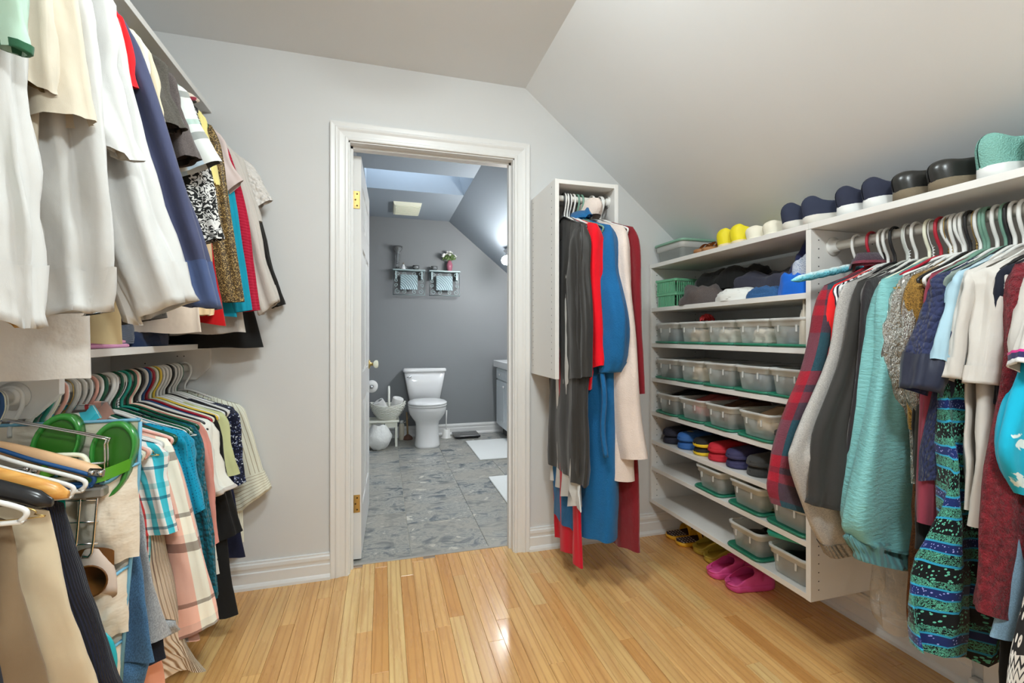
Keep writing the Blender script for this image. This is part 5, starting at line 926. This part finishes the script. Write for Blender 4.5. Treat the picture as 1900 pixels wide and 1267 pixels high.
def storage_bin(y, z, label, x=1.655, rz=0., lid='under'):
    t = thing('storage_bin', label, 'storage bin', (x, y, z), rz, 'frosted shoe bins'); dz = .0075 if lid == 'under' else 0
    for me in BM[:2]: inst(me, me.name.split('.')[0], t, (0, 0, dz))
    if lid == 'under': inst(BM[2], 'lid', t)
    else:
        l = inst(BM[2], 'lid', t, (.01, .012, BH_ + .018), (R(-9), R(7), R(3))); l.data = BM[2].copy(); l.data.materials.clear(); l.data.materials.append(LIDT); l.scale = (1, 1, 2.2)
    return t
# ================================================================ shoes (origin under the heel, toe along +x)
def foot(x, L, W, kind=0):
    q = x / L; hw = W * (.80 + .20 * math.sin(max(0, min(1, (q - .25) / .75)) * math.pi * .62)) if q > .25 else W * .80
    e = 1.
    if q < .14: e = math.sqrt(max(0, 1 - ((.14 - q) / .14) ** 2))
    if q > .70: e = max(0, 1 - ((q - .70) / .30) ** 2.6) ** .5
    return max(.002, hw * e)
def shoe_parts(L, W, hh, th, th2, o0, o1, ow, sole, rise=0., over=1.05, dip=0., lean=1., N=26, J=7):
    """hh heel height, th toe-box height, th2 throat height; opening from o0 to o1 (fractions) of half-width ow*W"""
    up = MB(); st = [L * (1 - math.cos(math.pi * i / N)) / 2 for i in range(N + 1)]
    for s in (1, -1):
        rows = []
        for x in st:
            q = x / L; wd = foot(x, L, W)
            h = hh + (th2 - hh) * min(1, max(0, (q - .08) / max(.05, o1 - .08))) if q < o1 else th2 + (th - th2) * ((q - o1) / (1 - o1)) ** .8
            if q < o1: h -= dip * math.sin(math.pi * min(1, q / o1)) ** 1.2
            if q > .86: h *= max(.35, 1 - ((q - .86) / .14) ** 2 * .62)
            k = 0.
            if o0 <= q < o1: k = ow * wd * (min(1, (o1 - q) / .12) ** .5) * (min(1, (q - o0 + .02) / .06) ** .5 if o0 > 0 else 1)
            ln = (.020 * max(0, 1 - q / .22) - (.012 * max(0, 1 - abs(q - .1) / .1) if False else 0)) * lean
            rows.append([(x + ln * math.sin(R(90 * j / J)) ** 2.2 - .6 * ln * math.sin(R(180 * j / J)) , s * (k + (wd - k) * math.cos(R(90 * j / J)) ** .62), sole + rise * (1 - q) ** 2 + h * math.sin(R(90 * j / J)) ** .75) for j in range(J + 1)])
        up.grid(rows, False, False, True)
    out = [(x, foot(x, L, W) * over) for x in st] + [(x, -foot(x, L, W) * over) for x in st[::-1]]
    ex = lambda g, z, f=0.: [((x - L / 2) * g + L / 2, y * g, z + rise * (1 - x / L) ** 2 * f) for x, y in out]
    so = MB().grid([ex(.95, 0), ex(1., .004), ex(1.0, sole + .003, 1), ex(.96, sole + .006, 1)], True, False, True, True, True)
    return up, so
def shoe(name, label, cat, loc, ang, spec, mu, ms, group, extra=None, key=None):
    t = thing(name, label, cat, loc, ang, group); up, so = SHOES.setdefault(key or name, shoe_parts(**spec))
    up.build('upper', mu, t); so.build('sole', ms, t)
    if extra: extra(t)
    return t
SHOES = {}
SLIPON = dict(L=.265, W=.040, hh=.080, th=.034, th2=.050, dip=.012, o0=0., o1=.52, ow=.72, sole=.026)
SNEAK = dict(L=.275, W=.042, hh=.075, th=.040, th2=.072, dip=.022, o0=0., o1=.50, ow=.62, sole=.030)
CLOGB = dict(L=.27, W=.045, hh=.062, th=.045, th2=.062, dip=.006, o0=0., o1=.42, ow=.7, sole=.026)
FLAT = dict(L=.24, W=.040, hh=.045, th=.028, th2=.022, o0=0., o1=.74, ow=.8, sole=.008)
CROC = dict(L=.235, W=.052, hh=.014, th=.040, th2=.060, o0=0., o1=.56, ow=.82, sole=.022)
SLIP = dict(L=.25, W=.046, hh=.012, th=.034, th2=.046, o0=0., o1=.46, ow=.8, sole=.012)
NVY = simple('suede_navy', C(38, 44, 64), .85, bump=.3, bscale=300); GRS = simple('sole_grey', C(196, 192, 184), .6); WHS = simple('sole_white', (.78, .78, .76), .5); BLL = simple('leather_black', (.022, .022, .02), .28, bump=.1, bscale=220)
CORK = simple('cork', C(110, 98, 80), .9, bump=.6, bscale=260); MNT = NT('mesh_mint'); v_ = MNT.n('TexVoronoi', None, Vector=MNT.coord(), Scale=260.); MNT.P(Base_Color=C(112, 160, 150), Roughness=.8); MNT.bump(v_.outputs['Distance'], .7, .003); MNT = MNT.m
# ---- top shelf
ZT = 1.571
t = thing('storage_tote', 'clear tote with a sage green lid in the corner of the top shelf', 'storage bin', (1.628, 2.195, ZT))
D, W, H = .215, .245, .10
MB().grid([rr(D/2-.02, W/2-.02, .02, 0), rr(D/2-.014, W/2-.014, .024, .006), rr(D/2-.004, W/2-.004, .026, H)], True, False, True, True).build('tub', frosted('tote_tub', (.5, .52, .5), .55), t)
MB().grid([rr(D/2-.01, W/2-.01, .026, H*.62), rr(D/2-.001, W/2-.001, .026, H*.66), rr(D/2, W/2, .026, H-.004)], True, False, True).build('rim', RIM, t)
MB().grid([rr(D/2+.006, W/2+.006, .03, H-.006), rr(D/2+.010, W/2+.010, .03, H-.002), rr(D/2+.008, W/2+.008, .03, H+.007), rr(D/2-.01, W/2-.01, .026, H+.010)], True, False, True, True, True).build('lid', SAGE, t)
TANL = simple('leather_tan', C(176, 116, 62), .5)
def strap(t, x, W, h, mat, n='strap', z0=.012, w_=.012):
    MB().grid([[(x + dx, W * math.cos(a), z0 + h * math.sin(a)) for a in [math.pi * k / 12 for k in range(13)]] for dx in (-w_, w_)], False, False, True).build(n, mat, t)
def sandal(label, loc, ang, group, mat, sole_mat, L=.24, W=.04, h=.04, cat='sandal', foot_mat=None):
    t = thing('sandal', label, cat, loc, ang, group); key = ('s', L, W); _, so = SHOES.setdefault(key, shoe_parts(L, W, .01, .01, .01, 0, .5, .5, .014)); so.build('sole', sole_mat, t)
    if foot_mat: MB().add([(x, y * .9, .0215) for x, y in [(L * k / 16, foot(L * k / 16, L, W)) for k in range(17)] + [(L * k / 16, -foot(L * k / 16, L, W)) for k in range(16, -1, -1)]], [tuple(range(34))]).build('foot_bed', foot_mat, t)
    strap(t, L * .68, W * .98, h, mat); strap(t, L * .52, W * .92, h * 1.2, mat); return t
sandal('tan leather sandal lying by the green-lidded tote', (1.73, 1.985, ZT), math.pi + .25, 'tan sandals', TANL, simple('leather_sole', C(150, 104, 64), .6)); sandal('tan leather sandal propped against the yellow shoe', (1.74, 1.90, ZT), math.pi + .1, 'tan sandals', TANL, simple('leather_sole', C(150, 104, 64), .6))
YEL = simple('suede_yellow', C(240, 200, 24), .6)
for y, lb in ((1.80, 'bright yellow wedge shoe beside the tan sandals'), (1.715, 'bright yellow wedge shoe next to the cream flats')): shoe('yellow_shoe', lb, 'shoe', (1.52, y, ZT), -.55, dict(L=.23, W=.046, hh=.078, th=.03, th2=.03, o0=0., o1=.66, ow=.8, sole=.012), YEL, simple('rope_sole', C(214, 196, 160), .8), 'yellow wedge shoes')
CRF = simple('leather_cream', C(220, 210, 192), .5)
for y, lb in ((1.628, 'cream flat shoe beside the yellow wedges'), (1.535, 'cream flat shoe next to the navy slip-ons')): shoe('cream_flat', lb, 'shoe', (1.525, y, ZT), -.6, dict(FLAT, L=.24, W=.044, hh=.055), CRF, CRF, 'cream flats')
for y, a, lb in ((1.425, .32, 'navy slip-on with a grey sole, farther of the pair'), (1.335, .32, 'navy slip-on with a grey sole, over the shelf partition')): shoe('navy_slip_on', lb, 'shoe', (1.505, y, ZT), -a - .34, SLIPON, NVY, GRS, 'navy slip-ons')
for y, lb in ((1.205, 'navy sneaker with a thick white sole, beside the slip-ons'), (1.115, 'navy sneaker with a thick white sole, beside the black clogs')): shoe('navy_sneaker', lb, 'sneaker', (1.51, y, ZT), -.5, SNEAK, simple('knit_shoe_navy', C(36, 40, 58), .9, bump=.4, bscale=240), WHS, 'navy white-soled sneakers')
for y, lb in ((1.02, 'black leather clog with a cork sole, beside the navy sneakers'), (.925, 'black leather clog with a cork sole, next to the mint sneakers')): shoe('black_clog', lb, 'shoe', (1.505, y, ZT), -.5, CLOGB, BLL, CORK, 'black clogs')
def laces(t):
    for k in range(4): MB().tube([(.14 + k * .018, -.022, .095 - k * .006), (.15 + k * .018, 0, .103 - k * .007), (.14 + k * .018, .022, .095 - k * .006)], .003, 6).build('lace', MNT, t)
for y, lb in ((.815, 'mint mesh running shoe beside the black clogs'), (.715, 'mint mesh running shoe at the picture edge')): shoe('mint_running_shoe', lb, 'sneaker', (1.51, y, ZT), -.42, dict(SNEAK, hh=.092, th2=.095, dip=.02, sole=.028), MNT, WHS, 'mint running shoes', laces)
# ---- bins with shoes
ordn = ('first', 'second', 'third', 'fourth', 'fifth')
DARK = [simple('shoe_black', (.02, .02, .02), .45), simple('shoe_brown', C(86, 58, 44), .5), simple('shoe_beige', C(198, 170, 140), .5), simple('shoe_slate', C(70, 82, 96), .5), simple('shoe_rose', C(170, 86, 84), .5), simple('shoe_olive', C(112, 104, 76), .5), simple('shoe_pearl', C(214, 202, 186), .4)]
DN = ('black', 'brown', 'beige', 'slate', 'rose', 'olive', 'pearl')
rows_ = ((SH[1], 'third', (2.195, 1.99, 1.79, 1.59, 1.405), (3, 2, 6, 6, 3), 0), (SH[2], 'fourth', (2.195, 1.995, 1.795, 1.59, 1.405), (0, 2, 0, 3, 0), 0), (SH[3], 'fifth', (2.19, 1.99, 1.785, 1.565), (0, 4, 1, 2), .02), (SH[5], 'seventh', (1.855, 1.625, 1.41), (0, 5, 0), 0), (SH[6], 'lowest', (1.63, 1.412), (0, 0), 0))
for z, nm, ys, cols, lift in rows_:
    for i, y in enumerate(ys):
        top_lid = nm == 'lowest' and i == 1
        storage_bin(y, z, 'frosted bin %s, on the %s shelf from the top' % (('%s from the bathroom side' % ordn[i]) if not top_lid else 'with its teal lid resting askew on top', nm) if nm != 'lowest' else ('frosted bin on its green lid on the lowest shelf' if not top_lid else 'frosted bin with a teal lid lying askew on top, lowest shelf'), rz=rnd.uniform(-.04, .04), x=1.655 if nm not in ('seventh', 'lowest') else 1.658, lid='top' if top_lid else 'under')
        c = cols[i]; mt = DARK[c]
        for s, (dy, side) in enumerate(((.036, 'farther'), (-.036, 'nearer'))):
            big = nm in ('fourth', 'fifth'); shoe('flat_shoe', '%s %s shoe in the %s bin of the %s shelf' % (side, DN[c], ordn[i], nm), 'shoe', (1.775, y + dy, z + .012 + lift), math.pi + rnd.uniform(-.08, .08), dict(FLAT, L=.225, W=.034, hh=.085 if big else .05, th=.06, th2=.088 if big else .045, o1=.5), mt, mt, 'shoes in the frosted bins', key=('flat', big))
t = thing('silk_flower', 'red ruffled silk flower in the second bin of the third shelf', 'flower', (1.585, 1.955, 1.232), 0)
fm = MB()
for k in range(40):
    a, b = fr.uniform(0, 6.28), fr.uniform(.1, 1.3); d = Vector((math.cos(a) * math.sin(b), math.sin(a) * math.sin(b), math.cos(b))); p = d * .030; e = d.orthogonal().normalized() * .018; g = d.cross(e).normalized() * .015
    fm.add([p - e - g * .5, p + g, p + e - g * .5, p * 1.35 + g * .2], [(0, 1, 3), (1, 2, 3), (0, 3, 2)])
fm.build('petals', simple('silk_red', C(176, 40, 44), .6), t)['kind'] = 'stuff'
sandal('grey sport sandal spilling from the last bin of the fifth shelf', (1.70, 1.475, SH[3] + .045), math.pi + .3, 'odd sandals', simple('sport_strap', C(96, 92, 86), .7), simple('sport_sole', C(48, 46, 44), .7), h=.05)
# ---- stacked slippers on the sixth shelf
Z6 = SH[4]
HT = plaid('hound', [(0, C(60, 60, 60)), (.5, C(110, 108, 104))], .02, [(0, (1, 1, 1)), (.5, (.4, .4, .4))], .02)
sl_spec = (('dark navy', 2.215, simple('slipper_ink', C(36, 36, 50), .8), None), ('bright blue', 2.085, simple('slipper_blue', C(40, 88, 150), .7), 1), ('black and yellow', 1.955, simple('slipper_black', C(30, 28, 26), .8), 2), ('red', 1.845, simple('slipper_red', C(176, 30, 44), .8), None), ('indigo', 1.725, simple('slipper_indigo', C(52, 50, 84), .8), None), ('grey checked', 1.60, HT, None), ('charcoal', 1.485, simple('slipper_charcoal', C(54, 54, 56), .8), None))
for nm, y, m, ex in sl_spec:
    so = simple('slipper_sole_yellow', C(220, 180, 30), .6) if ex == 2 else m
    for k, pos in enumerate(('lower', 'upper')):
        t = shoe('slipper', '%s slipper, %s one of its stacked pair on the sixth shelf' % (nm, pos), 'slipper', (1.765 - .006 * k, y + .008 * k, Z6 + .002 + k * .042), math.pi + .06 * k, dict(SLIP, th=.030, th2=.036, W=.05), m, so, 'slippers stacked on the sixth shelf', key='slipper')
        if ex == 1 and k: MB().box(.165, .19, -.014, .014, .045, .0475, c=.001).build('emblem', simple('emblem_grey', C(150, 150, 140), .5), t)
# ---- clogs on the floor
CP_ = simple('clog_pink', C(206, 74, 138), .4, bump=.1, bscale=80); CLM = simple('clog_lime', C(176, 156, 60), .45); CYE = simple('clog_yellow', C(214, 160, 40), .45)
def heel_strap(m):
    def f(t): MB().grid([[(.135 + .03 * math.sin(a), .056 * math.cos(a), z + .012 * math.sin(a)) for a in [math.pi * k / 16 for k in range(17)]] for z in (.048, .07)], False, False, True).build('heel_strap', m, t)
    return f
for x, y, a, m, lb in ((1.51, 1.85, -.12, CP_, 'pink foam clog beside the lime pair'), (1.515, 1.73, -.06, CP_, 'pink foam clog nearest the viewer under the shelves'), (1.60, 2.07, -.1, CLM, 'lime yellow clog next to the yellow patterned pair'), (1.59, 1.97, -.06, CLM, 'lime yellow clog beside the pink pair')):
    shoe('foam_clog', lb, 'clog', (x, y, .001), a, CROC, m, m, 'foam clogs under the shelves', heel_strap(m), key='croc')
PAT = dots('footbed_print', C(40, 24, 40), C(190, 176, 180), 60, .22)
for y, lb in ((2.265, 'yellow clog with a spotted foot bed, nearest the back wall'), (2.175, 'yellow clog with a spotted foot bed, beside the lime pair')): t = sandal(lb, (1.565, y, .001), -.05, 'yellow spotted clogs', CYE, CYE, .235, .05, .05, 'clog', simple('spot_bed', C(52, 34, 44), .6)); [MB().lathe([(.006, .0222), (.004, .0228)], 8, (.025 + .018 * k, dy, 0)).build('spot', simple('spot_pale', C(196, 184, 180), .6), t) for k in range(5) for dy in (-.028, -.01, .01, .028)]; strap(t, .15, .05, .075, CYE, 'heel_strap')
# ---- baskets and heaped clothes on the second shelf
Z2 = SH[0]
GB = simple('basket_green', C(104, 168, 132), .4)
def slat_basket(label, x, y, z, rz):
    t = thing('slatted_basket', label, 'basket', (x, y, z), rz, 'small green baskets'); hx, hy, h = .10, .078, .075
    MB().grid([rr(hx, hy, .012, h - .014), rr(hx + .006, hy + .006, .014, h - .012), rr(hx + .007, hy + .007, .014, h), rr(hx, hy, .012, h)], True, True, False).build('rim', GB, t)
    m = MB()
    for k in range(13):
        for s in (-1, 1): u_ = (-.5 + k / 12); m.box(u_ * 2 * (hx - .012) - .003, u_ * 2 * (hx - .012) + .003, s * hy - .0015, s * hy + .0015, .004, h - .012); (m.box(s * hx - .0015, s * hx + .0015, u_ * 2 * (hy - .012) - .0028, u_ * 2 * (hy - .012) + .0028, .004, h - .012))
    m.build('slats', GB, t)['kind'] = 'stuff'; MB().box(-hx, hx, -hy, hy, 0, .004).build('base', GB, t)
slat_basket('green slatted basket standing on the second shelf', 1.615, 2.205, Z2, .05); slat_basket('green slatted basket stacked upon another one', 1.61, 2.21, Z2 + .077, .12)
def heap(name, label, cat, loc, size, mat, sd, rz=0., ridge=.35, group=None, flat=.5):
    hx, hy, hz = size; rows = []; n = 34
    for i in range(18):
        q = i / 17; row = []
        for k in range(n):
            a = 2 * math.pi * k / n; rad = (math.cos(q * math.pi / 2)) ** flat; c, s = math.cos(a), math.sin(a)
            nz = noise.noise((c * 1.7 * rad + sd, s * 1.7 * rad, sd + q)); n2 = noise.noise((c * 4 * rad + sd, s * 4 * rad, q * 3 + sd))
            k1 = 1 + ridge * .55 * nz + ridge * .28 * n2
            row.append((hx * pw(c, .8) * rad * k1, hy * pw(s, .8) * rad * k1, max(.0, hz * math.sin(q * math.pi / 2) ** .8 * (1 + ridge * 1.1 * nz + ridge * .55 * n2))))
        rows.append(row)
    o = cloth([r + [r[0]] for r in rows], [[(k / n * .5, i * .02) for k in range(n + 1)] for i in range(18)], name, mat, None); o.location = loc; o.rotation_euler = (0, 0, rz); return tag(o, label, cat, group)
heap('folded_shirt', 'brown grey folded shirt draped from the green baskets', 'shirt', (1.655, 1.99, Z2), (.145, .15, .10), DKB, 11., .2, .5, 'clothes heaped on the second shelf')
heap('black_sweater', 'black sweater heaped at the back of the second shelf', 'sweater', (1.71, 1.90, Z2 + .075), (.11, .20, .10), BLK, 12.3, .1, .45, 'clothes heaped on the second shelf')
heap('slate_trousers', 'dark slate trousers spread along the second shelf', 'trousers', (1.70, 1.60, Z2 + .03), (.12, .26, .09), solid('twill_slate', (56, 56, 70)), 13.1, -.1, .5, 'clothes heaped on the second shelf')
heap('white_eyelet_cloth', 'white folded cloth with small grey pattern on the second shelf', 'cloth', (1.60, 1.70, Z2), (.10, .15, .055), dots('eyelet', C(226, 220, 212), C(130, 124, 110), 48, .13, rnd_=.8), 14.7, .2, .3, 'clothes heaped on the second shelf')
heap('navy_jacket_heap', 'navy jacket bundled high against the shelf partition', 'jacket', (1.70, 1.425, Z2), (.12, .105, .20), solid('nylon_navy', (36, 42, 84)), 15.2, .3, .35, 'clothes heaped on the second shelf', .4)
heap('paisley_scarf', 'blue and white paisley scarf by the shelf partition', 'scarf', (1.60, 1.375, Z2 + .06), (.07, .055, .095), damask('paisley', C(96, 112, 150), C(200, 204, 208), 40), 16.4, .3, .4, 'clothes heaped on the second shelf')
heap('royal_blue_shirt', 'royal blue shirt bunched at the front of the second shelf', 'shirt', (1.565, 1.395, Z2), (.065, .075, .085), solid('jersey_royal', (20, 96, 196)), 17.5, .1, .45, 'clothes heaped on the second shelf')
heap('denim_shorts', 'blue denim shorts with a pale hem on the second shelf', 'shorts', (1.565, 1.545, Z2), (.055, .085, .045), heather('denim_mid', (44, 84, 130), .3), 18.8, .1, .5, 'clothes heaped on the second shelf')
heap('white_lace_hat', 'white lacy fabric piled beside the last bin of the third shelf', 'cloth', (1.53, 1.337, SH[1]), (.028, .02, .16), W2, 19.3, 0, .3, None, .3)
# ---- things on the left middle shelf
ZM = 1.125
t = thing('tan_box', 'tan cardboard box on the shelf below the cream dress', 'box', (-.86, 1.525, ZM + .028)); B('carton', simple('carton_tan', C(190, 150, 116), .7), t, -.10, .10, -.075, .075, 0, .05, c=.002); B('label', simple('carton_white', (.8, .8, .8), .6), t, -.06, .1005, .072, .0762, .004, .046)
def folded(name, label, cat, loc, hx, hy, layers, th, mat, sd, rz=0.):
    t = thing(name, label, cat, loc, rz, 'folded things on the left shelf')
    for i in range(layers):
        rows = []; g = 1 - .04 * i
        for (s, z) in ((.96, 0), (1, th * .25), (1, th * .75), (.96, th), (.5, th * 1.15), (.02, th * 1.2)):
            rows.append([(x * s * g + .004 * noise.noise((k * .3, i + sd, 0)), y * s * g + .004 * noise.noise((k * .3, 7 + i + sd, 0)), z + i * th * 1.05 + .004 * noise.noise((x * 20, y * 20, i + sd))) for k, (x, y, _) in enumerate(rr(hx, hy, .03, 0))])
        cloth([r + [r[0]] for r in rows], [[(k * .02, j * .02) for k in range(len(r) + 1)] for j, r in enumerate(rows)], 'fold', mat, t)
folded('pink_towel', 'folded pink cloth under the tan box', 'cloth', (-.85, 1.565, ZM + .001), .095, .13, 2, .011, solid('terry_pink', (228, 150, 186)), 3.)
heap('navy_folded_trousers', 'navy folded garment lying on the left shelf', 'trousers', (-.86, 1.86, ZM), (.105, .17, .055), solid('twill_deep_navy', (28, 42, 72)), 21.5, .1, .3, 'folded things on the left shelf')
heap('chevron_cloth', 'blue grey chevron cloth draped over the navy garment', 'cloth', (-.84, 1.70, ZM + .012), (.08, .09, .075), bands('chevron', [(0, C(96, 104, 118)), (.5, C(52, 58, 70))], .012, 'Y'), 22.6, .5, .35, 'folded things on the left shelf')
t = thing('white_visor', 'white curved visor with a dark crown on the left shelf', 'visor', (-.82, 1.93, 1.20), 0, 'folded things on the left shelf')
MB().grid([[(.055 * math.cos(a) * g, .07 * math.sin(a) * g, z) for a in [R(-100 + 200 * k / 16) for k in range(17)]] for z, g in ((0, 1.), (.02, 1.02), (.045, .98))], False, False, True).build('band', W1, t); MB().lathe([(.05, -.045), (.055, 0), (.05, .03), (.02, .04)], 20, sy=1.2).build('crown', BLK, t)
t = thing('black_handbag', 'black handbag with a small metal clasp behind the visor', 'handbag', (-.90, 2.02, ZM), 0, 'folded things on the left shelf'); B('bag', BLL, t, -.10, .10, -.06, .06, 0, .075, c=.02); MB().lathe([(.008, 0), (.01, .003), (.006, .006)], 12, (.1005, -.02, .04), axis='x').build('clasp', CHROME, t)
